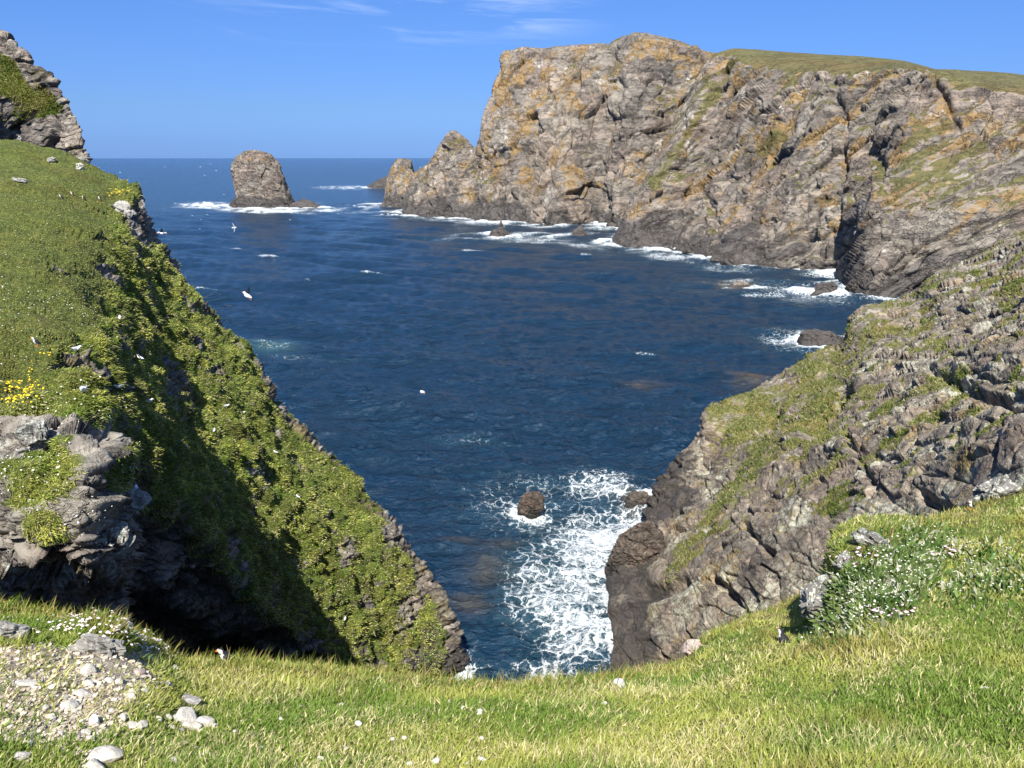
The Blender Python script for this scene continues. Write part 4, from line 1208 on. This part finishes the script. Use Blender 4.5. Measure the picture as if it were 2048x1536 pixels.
for gl, gname, lst in [
    ('small pale stone of the cluster around the tilted grey slab', 'stones of the cluster by the grey slab', [(352, 1441, 19), (336, 1438, 15), (371, 1454, 20), (430, 1454, 12), (360, 1462, 12), (400, 1466, 12), (345, 1455, 12), (318, 1440, 14)]),
    ('fist-sized pale stone lying in grass on the left of the foreground', 'loose stones in the grass at the left', [(247, 1437, 18), (265, 1395, 19), (290, 1384, 16), (276, 1386, 10), (335, 1370, 15), (348, 1339, 17), (355, 1352, 12), (238, 1365, 19), (217, 1364, 18), (176, 1371, 20), (172, 1467, 16), (180, 1478, 14), (296, 1415, 12), (222, 1424, 12), (240, 1400, 10), (395, 1516, 18), (415, 1511, 15), (345, 1522, 16), (356, 1530, 14), (470, 1466, 12), (485, 1370, 16), (60, 1490, 16), (90, 1500, 14), (105, 1440, 16), (88, 1418, 14), (120, 1470, 14), (300, 1500, 10), (130, 1396, 12), (150, 1422, 12)]),
    ('small white stone showing through the grass of the middle foreground', 'white stones in the middle grass', [(898, 1406, 11), (926, 1416, 12), (718, 1447, 14), (788, 1479, 11), (808, 1479, 13), (965, 1479, 13), (870, 1526, 18), (935, 1531, 13), (820, 1531, 14), (683, 1411, 11), (1208, 1410, 11), (520, 1500, 13), (560, 1440, 10), (640, 1520, 14), (690, 1500, 12), (1080, 1500, 9), (600, 1415, 9)]),
]:
    for px, py, wpx in lst:
        stone(px, py, wpx * 1.05, gl, M_WHITE if 'white' in gl else M_PALE, SF, 0.6, gname, sub=2, sink=0.12)
# larger rocks
for a in [
    (1650, 1208, 92, 'lumpy lichen-spotted boulder overhanging a dark hollow at the left end of the campion mound', M_LICH, SF, 0.8),
    (1742, 1090, 78, 'white-lichened rock at the brink above the campion mound', M_LICH, SF, 0.5),
    (1690, 1128, 46, 'low lichened rock at the brink, left of the larger white-lichened one', M_LICH, SF, 0.5),
    (1986, 990, 90, 'whitish lichened outcrop at the brink beside the right-hand puffin', M_LICH, SF, 0.5),
    (1780, 1172, 44, 'grey boulder almost buried in the campion', M_LICH, SF, 0.5),
    (1388, 1302, 56, 'pale rock poking out under the green ledge at its left end', M_PINK, SF, 0.7),
    (196, 1298, 84, 'broad low grey outcrop at the top of the gravel', M_SLAB, SF, 0.38),
    (18, 1268, 60, 'grey weathered rock at the left edge above the gravel', M_SLAB, SF, 0.5),
    (38, 361, 26, 'flat pale rock lying out on the upper left turf', M_SLAB, SL, 0.35),
    (105, 323, 18, 'small dark-sided rock near the skyline of the turf', M_SLAB, SL, 0.7),
    (160, 339, 15, 'white upright rock near the skyline of the turf', M_PALE, SL, 0.9),
    (166, 322, 22, 'thin flat pale rock on the turf skyline against the dark cliff', M_SLAB, SL, 0.3),
    (250, 416, 50, 'pale bedded slab forming the step at the brow of the turf', M_SLAB, SL, 0.3),
    (284, 412, 24, 'pale block jutting from the dark seaward cliff edge', M_SLAB, SL, 0.5),
    (70, 872, 64, 'slanting white-lichened slab lodged under the turf rim', M_LICH, SL, 0.4),
    (104, 876, 44, 'pale mottled rock next to the slanting slab', M_LICH, SL, 0.6),
    (46, 908, 38, 'squat banded boulder on the grass ledge below the slanting slab', M_GREY, SL, 0.8),
    (275, 1003, 46, 'smooth grey slab standing in the shade of the gully', M_GREY, SL, 0.5),
    (205, 1075, 90, 'knobbly white-lichened rock bulging over the gully', M_LICH, SL, 0.7),
]:
    o = stone(a[0], a[1], a[2], a[3], a[4], a[5], a[6], name='rock', sub=5, sink=0.25)
# foreground turf
def cover_amt(pr):
    """the patch of sea campion on the mound at the right"""
    x, y = pr[:, 0], pr[:, 1]
    c, s = math.cos(-0.62), math.sin(-0.62)
    u, v = (x - 1765) * c + (y - 1165) * s, -(x - 1765) * s + (y - 1165) * c
    a = np.exp(-((u / 150) ** 2 + (v / 62) ** 2) ** 2)
    return np.maximum(a, 0.35 * np.exp(-(((x - 1960) / 90) ** 2 + ((y - 1150) / 45) ** 2)))
pt, nn, r = scatter(GF_d, 240000, lambda p, pr: (1 - 0.88 * ss(scree_amt(p), 0.25, 0.7)) * (1 - 0.6 * cover_amt(pr)) * ss(p[:, 2], 25, 29), 900)
ok_ = clear_of(pt); pt, nn = pt[ok_], nn[ok_]
pr_ = proj(pt)
dist = np.linalg.norm(pt - [0, 0, H], axis=1)
patch = ss(fbm(pt, 1.7, 4, 905), -0.3, 0.4)
ln = (0.03 + 0.068 * r.random(len(pt)) ** 1.6) * (0.65 + 0.6 * patch) * np.interp(dist, [5, 12, 24], [1.0, 1.25, 1.5])
wd = np.interp(dist, [5, 12, 24], [0.0095, 0.0145, 0.022]) * (0.7 + 0.6 * r.random(len(pt)))
col = grass_cols(pt, r, (0.17, 0.25, 0.05), (0.37, 0.385, 0.10), (0.58, 0.52, 0.28), 0.25, 1.9, 910)
red = (ss(fbm(pt, 1.8, 3, 915), 0.15, 0.5) * ss(pr_[:, 0], 1300, 1600))[:, None]
col = col * (1 - red * 0.6) + np.array([0.22, 0.16, 0.05]) * red * 0.6
blades('grass', pt, nn, r, ln, wd, col, M_BLADE, 0.5, 0.62, 0.7, (0.18, 0.06, 0), 'short windblown yellow-green grass of the clifftop in the foreground', 'grass')
# taller fringe along the brink
def brink(p, pr):
    ey = np.interp(pr[:, 0], fx, [e[0] for e in fe])
    return ss(pr[:, 1], ey - 30, ey - 2) * (1 - ss(pr[:, 1], ey + 6, ey + 26)) * (1 - 0.7 * ss(scree_amt(p), 0.3, 0.7))
pt, nn, r = scatter(GF_d, 9000, brink, 920)
dist = np.linalg.norm(pt - [0, 0, H], axis=1)
ln = 0.08 + 0.18 * r.random(len(pt)) ** 2
wd = np.interp(dist, [10, 26], [0.010, 0.020])
blades('grass', pt, nn, r, ln, wd, grass_cols(pt, r, (0.10, 0.155, 0.025), (0.2, 0.22, 0.045), (0.40, 0.31, 0.12), 0.45, 1.0, 925), M_BLADE, 0.8, 0.3, 0.5, (0.2, 0.1, 0), 'taller grass and seed stalks fringing the brink of the cliff', 'grass')
# broad pale leaves of the campion mound
pt, nn, r = scatter(GF_d, 16000, lambda p, pr: cover_amt(pr), 930, ylim=(900, 1350))
ln = 0.07 + 0.08 * r.random(len(pt))
col = grass_cols(pt, r, (0.07, 0.13, 0.03), (0.16, 0.22, 0.07), (0.45, 0.46, 0.33), 0.2, 0.8, 935)
blades('sea_campion', pt, nn, r, ln, ln * 0.42, col, M_BLADE, 0.5, 0.7, 0.5, (0, 0, 0), 'low leafy sea campion covering the mound at the right', 'plants')
# turf of the left slope
TLf = TL.reshape(-1)
def left_w(p, pr, cache={}):
    return np.ones(len(p))
qf = grid_faces(*GL_d.shape[:2])
tl_c = TLf[qf].mean(1)
nzL = smooth_grid(face_cam(GL_d)[..., 2], 2).reshape(-1)[qf].mean(1)
pt, nn, r = scatter(GL_d, 290000, lambda p, pr: ss(tl_c, 0.25, 0.6) * (0.55 + 0.45 * ss(nzL, 0.1, 0.6)), 940)
dist = np.linalg.norm(pt - [0, 0, H], axis=1)
prl = proj(pt)
steep = ss(prl[:, 0] - plat_x(prl[:, 1]), -12, 40)
ln = (0.045 + 0.085 * r.random(len(pt)) ** 1.5) * (0.34 + 0.6 * steep) * np.interp(dist, [20, 60], [1.0, 1.7])
wd = np.interp(dist, [14, 30, 70], [0.013, 0.023, 0.05]) * (0.7 + 0.6 * r.random(len(pt)))
col = grass_cols(pt, r, (0.16, 0.235, 0.038), (0.40, 0.42, 0.095), (0.52, 0.47, 0.25), 0.22, 1.6, 945, 0.45)
# every cushion has its own tint, from blue-green to straw
_, _, hc, _ = worley(pt / 0.95, 415, 0.95)
tint_ = hrand(hc, 7)[:, None] * steep[:, None]
col = col * (0.75 + 0.55 * tint_) + np.array([0.05, 0.035, 0.01]) * ss(tint_, 0.7, 1.0)
dry = (ss(fbm(pt, 6, 4, 947), -0.45, 0.3) * (1 - steep))[:, None]
col = col * (1 - 0.7 * dry) + np.array([0.34, 0.34, 0.10]) * (0.8 + 0.4 * r.random((len(pt), 1))) * 0.7 * dry
brown = (ss(fbm(pt, 2.5, 4, 949, 0.6), 0.22, 0.5) * 0.7)[:, None]
col = col * (1 - brown) + np.array([0.13, 0.105, 0.045]) * brown
blades('grass', pt, nn, r, ln, wd, col, M_BLADE, 0.25, 0.38, 0.7, (0.3, 0.0, -0.3), 'lush green turf and grassy cushions on the steep slope left of the inlet', 'grass')
# turf on the distant headland
ql = grid_faces(*GLF_d.shape[:2]); tlf_c = TLF.reshape(-1)[ql].mean(1)
pt, nn, r = scatter(GLF_d, 14000, lambda p, pr: ss(tlf_c, 0.3, 0.6), 948)
ln = 0.15 + 0.25 * r.random(len(pt)); wd = 0.07 + 0.06 * r.random(len(pt))
blades('grass', pt, nn, r, ln, wd, grass_cols(pt, r, (0.09, 0.125, 0.025), (0.21, 0.21, 0.055), (0.34, 0.30, 0.15), 0.2, 5, 946), M_BLADE, 0.4, 0.5, 0.6, (0.1, 0, -0.1), 'green turf patch below the crest of the crag at the upper left', 'grass')
# thin turf on the rocky headland
TRf = TR.reshape(-1); qr = grid_faces(*GR_d.shape[:2]); tr_c = TRf[qr].mean(1)
pt, nn, r = scatter(GR_d, 30000, lambda p, pr: ss(tr_c, 0.3, 0.6), 950)
dist = np.linalg.norm(pt - [0, 0, H], axis=1)
ln = (0.08 + 0.12 * r.random(len(pt))) * np.interp(dist, [30, 110], [1.0, 2.2])
wd = np.interp(dist, [30, 110], [0.035, 0.10]) * (0.7 + 0.6 * r.random(len(pt)))
col = grass_cols(pt, r, (0.10, 0.145, 0.03), (0.20, 0.21, 0.06), (0.36, 0.32, 0.17), 0.25, 4, 955)
blades('grass', pt, nn, r, ln, wd, col, M_BLADE, 0.45, 0.5, 0.5, (0.1, 0, 0), 'patches of pale turf along the crest of the rocky headland', 'grass')

def flower_mesh(name, pt, nn, r, size, col, mat, lift, label):
    """small domed flower heads"""
    N = len(pt)
    up = norm(nn + np.array([0, 0, 0.8]) + r.normal(size=(N, 3)) * 0.25)
    s1 = norm(np.cross(up, r.normal(size=(N, 3)))); s2 = np.cross(up, s1)
    c = pt + up * lift[:, None]; R_ = size[:, None]
    ring = [c + R_ * (math.cos(a) * s1 + math.sin(a) * s2) for a in np.arange(5) * 2 * math.pi / 5]
    V = np.stack(ring + [c + up * R_ * 0.55, c - up * R_ * 0.5], 1).reshape(-1, 3)
    i = np.arange(N)[:, None, None] * 7
    t1 = np.array([[k, (k + 1) % 5, 5] for k in range(5)] + [[(k + 1) % 5, k, 6] for k in range(5)])[None]
    o = mesh_obj(name, V, tris=(i + t1).reshape(-1, 3), mat=mat, attrs={'Col': np.repeat(col * np.ones((N, 3)) * (0.8 + 0.4 * r.random((N, 1))), 7, axis=0)}, smooth=False)
    tag(o, label, 'flowers', kind='stuff')
    return o
M_FLOWER = attr_mat('petal', 0.6)
def pxblob(cx, cy, rx, ry, amt=1.0): return lambda pr: amt * np.exp(-(((pr[:, 0] - cx) / rx) ** 2 + ((pr[:, 1] - cy) / ry) ** 2) ** 1.5)
def flowers(label, G, N, wf, size, col, seed, lift=0.06, name='wildflowers'):
    pt, nn, r = scatter(G, N, wf, seed)
    D = np.linalg.norm(pt - [0, 0, H], axis=1)
    sz = size * (0.6 + 0.8 * r.random(N))
    flower_mesh(name, pt, nn, r, sz, np.array(col), M_FLOWER, np.full(N, lift), label)
flowers('tiny white campion flowers dotted over the right-hand mound', GF_d, 1100, lambda p, pr: cover_amt(pr), 0.014, (0.60, 0.62, 0.52), 960, 0.09)
flowers('pink thrift heads at the edge of the right-hand mound', GF_d, 110, lambda p, pr: pxblob(1885, 1110, 26, 16)(pr) + pxblob(1780, 1238, 36, 14)(pr) + pxblob(1690, 1120, 50, 20, 0.5)(pr), 0.022, (0.72, 0.46, 0.56), 961, 0.12)
flowers('pale thrift heads along the brink at the lower left', GF_d, 420, lambda p, pr: pxblob(215, 1262, 110, 22)(pr) + pxblob(300, 1300, 45, 18)(pr), 0.018, (0.72, 0.62, 0.60), 962, 0.10)
flowers('bright yellow flowers in a clump at the rim of the gully', GL_d, 280, lambda p, pr: pxblob(30, 795, 42, 24)(pr) + 0.25 * pxblob(62, 770, 14, 40)(pr) + pxblob(90, 712, 14, 6)(pr), 0.026, (0.80, 0.56, 0.02), 963, 0.12)
flowers('yellow flowers on the brow above the pale rock step', GL_d, 90, lambda p, pr: pxblob(238, 388, 22, 6)(pr), 0.05, (0.62, 0.47, 0.04), 964, 0.15)
flowers('white flowers scattered through the left slope', GL_d, 2600, lambda p, pr: ss(tl_c, 0.3, 0.7) * np.where(pr[:, 1] > 540, 1.0, 0.25) * (0.12 + ss(fbm(p, 5, 4, 965), 0.0, 0.45)), 0.020, (0.70, 0.71, 0.62), 966, 0.10)
flowers('white flowers and lichen tufts below the gully rim', GL_d, 450, lambda p, pr: pxblob(110, 830, 110, 50)(pr) + pxblob(195, 1060, 70, 60)(pr) + 0.7 * pxblob(40, 960, 60, 60)(pr), 0.016, (0.68, 0.68, 0.62), 967, 0.06)

# ------------------------------------------------------------------ gravel
# gravel of the worn patch: too many to count
pt, nn, r = scatter(GF_d, 6500, lambda p, pr: ss(scree_amt(p) + 0.15, 0.2, 0.7) + 0.02 * (pr[:, 0] < 520), 980)
V0, T0 = stone_shape(1, 77, 6, 0.55)
N = len(pt)
sz = (0.008 + 0.040 * r.random(N) ** 4)[:, None, None]
ang = r.random(N) * 6.28
ca, sa = np.cos(ang), np.sin(ang)
Rm = np.zeros((N, 3, 3)); Rm[:, 0, 0] = ca; Rm[:, 0, 1] = -sa; Rm[:, 1, 0] = sa; Rm[:, 1, 1] = ca; Rm[:, 2, 2] = 1
st = (1 + (r.random((N, 1, 3)) - 0.5) * 0.7)
V = pt[:, None, :] + np.einsum('nij,nvj->nvi', Rm, V0[None] * st) * sz
T = (np.arange(N)[:, None, None] * len(V0) + T0[None]).reshape(-1, 3)
gc = np.array([0.50, 0.43, 0.33]) * (0.55 + 0.75 * r.random((N, 1)))
o = mesh_obj('gravel', V.reshape(-1, 3), tris=T, mat=attr_mat('gravel_stone', 0.9), attrs={'Col': np.repeat(gc, len(V0), axis=0)}, smooth=False)
tag(o, 'pale gravel and chips of the worn bare patch at the lower left', 'gravel', kind='stuff')

# ------------------------------------------------------------------ sea birds
def tube(rings, seg=14):
    """rings: (centre xyz, half width, half height, tilt) swept surface with closed ends"""
    V = []
    c = np.array([q[0] for q in rings], float)
    tang = np.gradient(c, axis=0); tang = norm(tang)
    for (ctr, rw, rh), tg in zip(rings, tang):
        sd = np.array([0, 1, 0.0]); up = np.cross(tg, sd)
        a = np.linspace(0, 2 * math.pi, seg, endpoint=False)
        V.append(np.array(ctr) + np.outer(np.cos(a) * rw, sd) + np.outer(np.sin(a) * rh, up))
    V = np.array(V); n = len(V)
    q = []
    for i in range(n - 1):
        for j in range(seg):
            q.append([i * seg + j, i * seg + (j + 1) % seg, (i + 1) * seg + (j + 1) % seg, (i + 1) * seg + j])
    Vf = np.concatenate([V.reshape(-1, 3), V[:1].mean(1), V[-1:].mean(1)])
    t = [[(j + 1) % seg, j, n * seg] for j in range(seg)] + [[(n - 1) * seg + j, (n - 1) * seg + (j + 1) % seg, n * seg + 1] for j in range(seg)]
    return Vf, np.array(q), np.array(t)
def wing_shape(root, tip, chord0, chord1, thick, sweep=0.0, segs=5):
    """tapered blade with a rounded section from root to tip"""
    root, tip = np.array(root, float), np.array(tip, float)
    rings = []
    for k in range(segs + 1):
        t = k / segs
        c = root + (tip - root) * t + np.array([-sweep * t * t, 0, 0.02 * math.sin(t * 3.14)])
        ch = (chord0 + (chord1 - chord0) * t ** 1.3) * (1 if k < segs else 0.35)
        th = thick * (1 - 0.75 * t)
        rings.append([c + [ch * 0.5, 0, 0], c + [ch * 0.15, 0, th], c + [-ch * 0.5, 0, 0], c + [0.0, 0, -th * 0.6]])
    V = np.array(rings).reshape(-1, 3); q = []
    for k in range(segs):
        for j in range(4):
            q.append([k * 4 + j, k * 4 + (j + 1) % 4, (k + 1) * 4 + (j + 1) % 4, (k + 1) * 4 + j])
    q += [[3, 2, 1, 0], [segs * 4, segs * 4 + 1, segs * 4 + 2, segs * 4 + 3]]
    return V, np.array(q)
M_FEATH = attr_mat('feathers', 0.7)
M_BLACK = plain_mat('black_feathers', (0.018, 0.018, 0.02), 0.6, 0.3, 60)
M_GREYF = plain_mat('grey_feathers', (0.30, 0.32, 0.35), 0.7, 0.2, 40)
M_BILL = plain_mat('orange_bill', (0.75, 0.20, 0.04), 0.45, 0.15, 80)
M_YBILL = plain_mat('yellow_bill', (0.55, 0.48, 0.20), 0.5, 0.15, 80)
def empty(name, loc=(0, 0, 0)):
    o = bpy.data.objects.new(name, None); COL.objects.link(o); o.location = loc
    o.empty_display_size = 0.1
    return o
def copy_tree(o, parent=None):
    c = o.copy(); COL.objects.link(c)
    if parent: c.parent = parent
    for ch in list(o.children): copy_tree(ch, c)
    return c
def puffin(flying):
    root = empty('puffin')
    rg = [((-.105, 0, .050), .010, .006), ((-.085, 0, .060), .026, .018), ((-.045, 0, .085), .048, .042), ((-.005, 0, .115), .060, .058), ((.025, 0, .148), .056, .056), ((.042, 0, .178), .040, .042), ((.050, 0, .200), .034, .035), ((.058, 0, .222), .037, .036), ((.070, 0, .240), .034, .032), ((.086, 0, .243), .022, .024), ((.096, 0, .240), .010, .016)]
    if flying:
        rg = [((-.15, 0, .0), .012, .006), ((-.12, 0, .002), .03, .018), ((-.06, 0, .0), .052, .045), ((0, 0, -.004), .060, .056), ((.05, 0, .0), .050, .050), ((.085, 0, .010), .038, .038), ((.110, 0, .018), .036, .036), ((.130, 0, .02), .033, .032), ((.150, 0, .018), .022, .024), ((.160, 0, .015), .010, .014)]
    V, q, t = tube(rg)
    colr = np.tile(np.array([0.80, 0.80, 0.78]), (len(V), 1))
    if flying:
        head = V[:, 0] > 0.095
        dark = (~head & (V[:, 2] > 0.012)) | (head & (V[:, 2] > 0.034)) | ((V[:, 0] > 0.07) & (V[:, 0] < 0.10))
    else:
        axis_x = np.interp(V[:, 2], [.05, .115, .178, .243], [-.095, -.005, .042, .075])
        head = V[:, 2] > 0.198
        dark = (~head & (V[:, 0] < axis_x - 0.002)) | (head & ((V[:, 2] > 0.257) | (V[:, 0] < 0.040))) | ((V[:, 2] > 0.178) & (V[:, 2] < 0.200))
    colr[dark] = (0.02, 0.02, 0.022)
    mesh_obj('body', V, quads=q, tris=t, mat=M_FEATH, attrs={'Col': colr}, parent=root)
    bx, bz = (.156, .013) if flying else (.090, .236)
    bill = np.array([[bx, s * .008, bz + dz] for s in (-1, 1) for dz in (-.018, .018)] + [[bx + .022, s * .006, bz + dz] for s in (-1, 1) for dz in (-.012, .013)] + [[bx + .042, 0, bz - .008]])
    mesh_obj('bill', bill, quads=[[0, 1, 3, 2], [0, 4, 5, 1], [2, 3, 7, 6], [1, 5, 7, 3], [0, 2, 6, 4]], tris=[[4, 8, 5], [6, 7, 8], [5, 8, 7], [4, 6, 8]], mat=M_BILL, parent=root, smooth=False)
    for s in (-1, 1):
        if flying:
            V, q = wing_shape((.02, s * .045, .02), (-.02, s * .27, .09), .095, .03, .010, .05)
        else:
            V, q, t = tube([((-.10, s * .030, .062), .004, .006), ((-.06, s * .050, .088), .008, .022), ((-.01, s * .060, .128), .010, .032), ((.025, s * .054, .160), .008, .022), ((.035, s * .046, .172), .004, .008)], 8)
        mesh_obj('wing', V, quads=q, tris=None if flying else t, mat=M_BLACK, parent=root)
        if flying:
            V, q, t = tube([((-.09, s * .02, -.03), .006, .006), ((-.13, s * .024, -.035), .006, .005), ((-.165, s * .028, -.035), .018, .004)], 6)
        else:
            V, q, t = tube([((-.02, s * .024, .075), .008, .008), ((-.015, s * .026, .03), .006, .006), ((-.005, s * .027, .010), .007, .006), ((.035, s * .030, .004), .018, .004)], 6)
        mesh_obj('leg', V, quads=q, tris=t, mat=M_BILL, parent=root)
    return root
def fulmar(flying):
    root = empty('fulmar')
    V, q, t = tube([((-.23, 0, .075), .03, .006), ((-.19, 0, .075), .045, .02), ((-.10, 0, .075), .075, .058), ((0, 0, .075), .085, .072), ((.09, 0, .085), .070, .064), ((.14, 0, .115), .048, .050), ((.165, 0, .145), .043, .043), ((.19, 0, .155), .040, .038), ((.215, 0, .150), .026, .026), ((.225, 0, .147), .012, .014)])
    colr = np.tile(np.array([0.80, 0.80, 0.80]), (len(V), 1))
    colr[(V[:, 2] > 0.095) & (V[:, 0] < 0.06)] = (0.36, 0.38, 0.41)
    mesh_obj('body', V, quads=q, tris=t, mat=M_FEATH, attrs={'Col': colr}, parent=root)
    V, q, t = tube([((.215, 0, .149), .010, .012), ((.24, 0, .146), .009, .011), ((.262, 0, .138), .004, .006)], 8)
    mesh_obj('bill', V, quads=q, tris=t, mat=M_YBILL, parent=root)
    for s in (-1, 1):
        if flying:
            V, q = wing_shape((.03, s * .07, .09), (-.04, s * .52, .12), .14, .05, .014, .07, 7)
            mesh_obj('wing', V, quads=q, mat=M_GREYF, parent=root)
        else:
            V, q, t = tube([((-.27, s * .02, .100), .006, .006), ((-.18, s * .055, .110), .016, .022), ((-.05, s * .078, .105), .020, .038), ((.06, s * .072, .10), .014, .034), ((.085, s * .06, .10), .006, .012)], 8)
            mesh_obj('wing', V, quads=q, tris=t, mat=M_GREYF, parent=root)
    return root
pp, pf, fs, ff = puffin(False), puffin(True), fulmar(False), fulmar(True)
used = set()
def bird(proto, pos, yaw, label, group, pitch=0.0, roll=0.0, scale=1.0, cat='puffin'):
    o = proto if proto.name not in used else copy_tree(proto)
    used.add(proto.name); used.add(o.name)
    o.location = pos
    o.rotation_euler = (roll, pitch, yaw)
    o.scale = (scale,) * 3
    tag(o, label, cat, group)
    return o
def on(surf, px, py, dz=0.02):
    p, n = surf.hit(px, py)
    return p + np.array([0, 0, dz])
PG = 'puffins standing on the turf'
for px, py, sf, yaw, lab in [
    (75, 694, SL, R(200), 'puffin standing on the turf above the yellow flowers, white breast to the left'),
    (456, 1326, SF, R(200), 'puffin half hidden in the grass of the brink before the dark gully'),
    (1940, 1021, SF, R(200), 'puffin at the brink beside the lichened outcrop on the right'),
    (1568, 1286, SF, R(120), 'puffin seen from behind in the green hollow below the campion mound'),
    (124, 399, SL, R(190), 'leftmost and lowest of the four puffins standing near the turf brow'),
    (145, 394, SL, R(230), 'second puffin from the left of the four near the turf brow'),
    (169, 399, SL, R(180), 'third puffin from the left of the four near the turf brow'),
    (200, 402, SL, R(210), 'rightmost of the four puffins near the turf brow, by the pale slab'),
]:
    bird(pp, on(sf, px, py, (-0.08 if px == 1568 else -0.04 if px == 456 else 0.07) if sf is SF else 0.03), yaw, lab, PG, scale=1.08)
for px, py, D, yaw, ro, pi_, lab in [
    (495, 591, 22, R(150), R(62), R(-20), 'flying puffin showing its white belly over the blue sea'),
    (325, 466, 34, R(190), R(20), 0, 'dark flying puffin close to the seaward cliff edge'),
    (845, 784, 26, R(120), R(55), R(10), 'pale banking puffin flying low over the middle of the bay'),
]:
    bird(pf, P(px, py, D), yaw, lab, 'puffins in flight', pi_, ro, 1.2)
FG = 'fulmars sitting on the cliff slope'
for px, py, yaw, lab in [
    (168, 786, -1.2, 'white and grey fulmar sitting at the foot of the burrowed overhang'),
    (238, 777, -2.0, 'fulmar sitting in shade left of a round green cushion'),
    (240, 641, 2.0, 'uppermost sitting fulmar, tucked in a dark hollow of the turf'),
    (150, 702, 0.5, 'fulmar head showing at the top of the burrowed overhang'),
    (296, 806, 0.2, 'fulmar on the shaded side below the round green cushion'),
    (430, 766, 2.2, 'fulmar with folded dark wings sitting mid slope, near the seaward edge'),
    (452, 816, 0.3, 'bright white fulmar sitting on top of a green cushion'),
    (486, 828, 0.0, 'fulmar just right of the bright white one on the cushion'),
    (428, 862, 1.8, 'fulmar in shadow below the bright white one'),
    (370, 900, 1.5, 'fulmar at the right edge of the shaded gully wall'),
    (552, 907, 2.5, 'fulmar among cushions low on the seaward part of the slope'),
    (498, 926, 1.2, 'fulmar in a dark gap left of the low seaward cushions'),
    (272, 985, 2.0, 'fulmar beside the smooth grey slab in the shade'),
    (596, 996, 2.4, 'lowest fulmar near the seaward edge of the slope'),
    (690, 1240, 1.6, 'fulmar in deep shade near the bottom of the slope'),
]:
    bird(fs, on(SL, px, py, 0.03), yaw, lab, FG, cat='fulmar', scale=0.92)
q, _ = SL.hit(280, 722)
v = norm(np.array([0, 0, H]) - q)
bird(ff, q + v * 1.2 + np.array([0, 0, 0.1]), R(165), 'grey-winged fulmar gliding in front of the slope with wings spread', 'fulmars in flight', R(-15), R(35), 0.95, 'fulmar')
bird(ff, P(468, 456, 130), R(30), 'distant fulmar gliding over the water below the sea stack', 'fulmars in flight', 0, R(60), 1.6, 'fulmar')
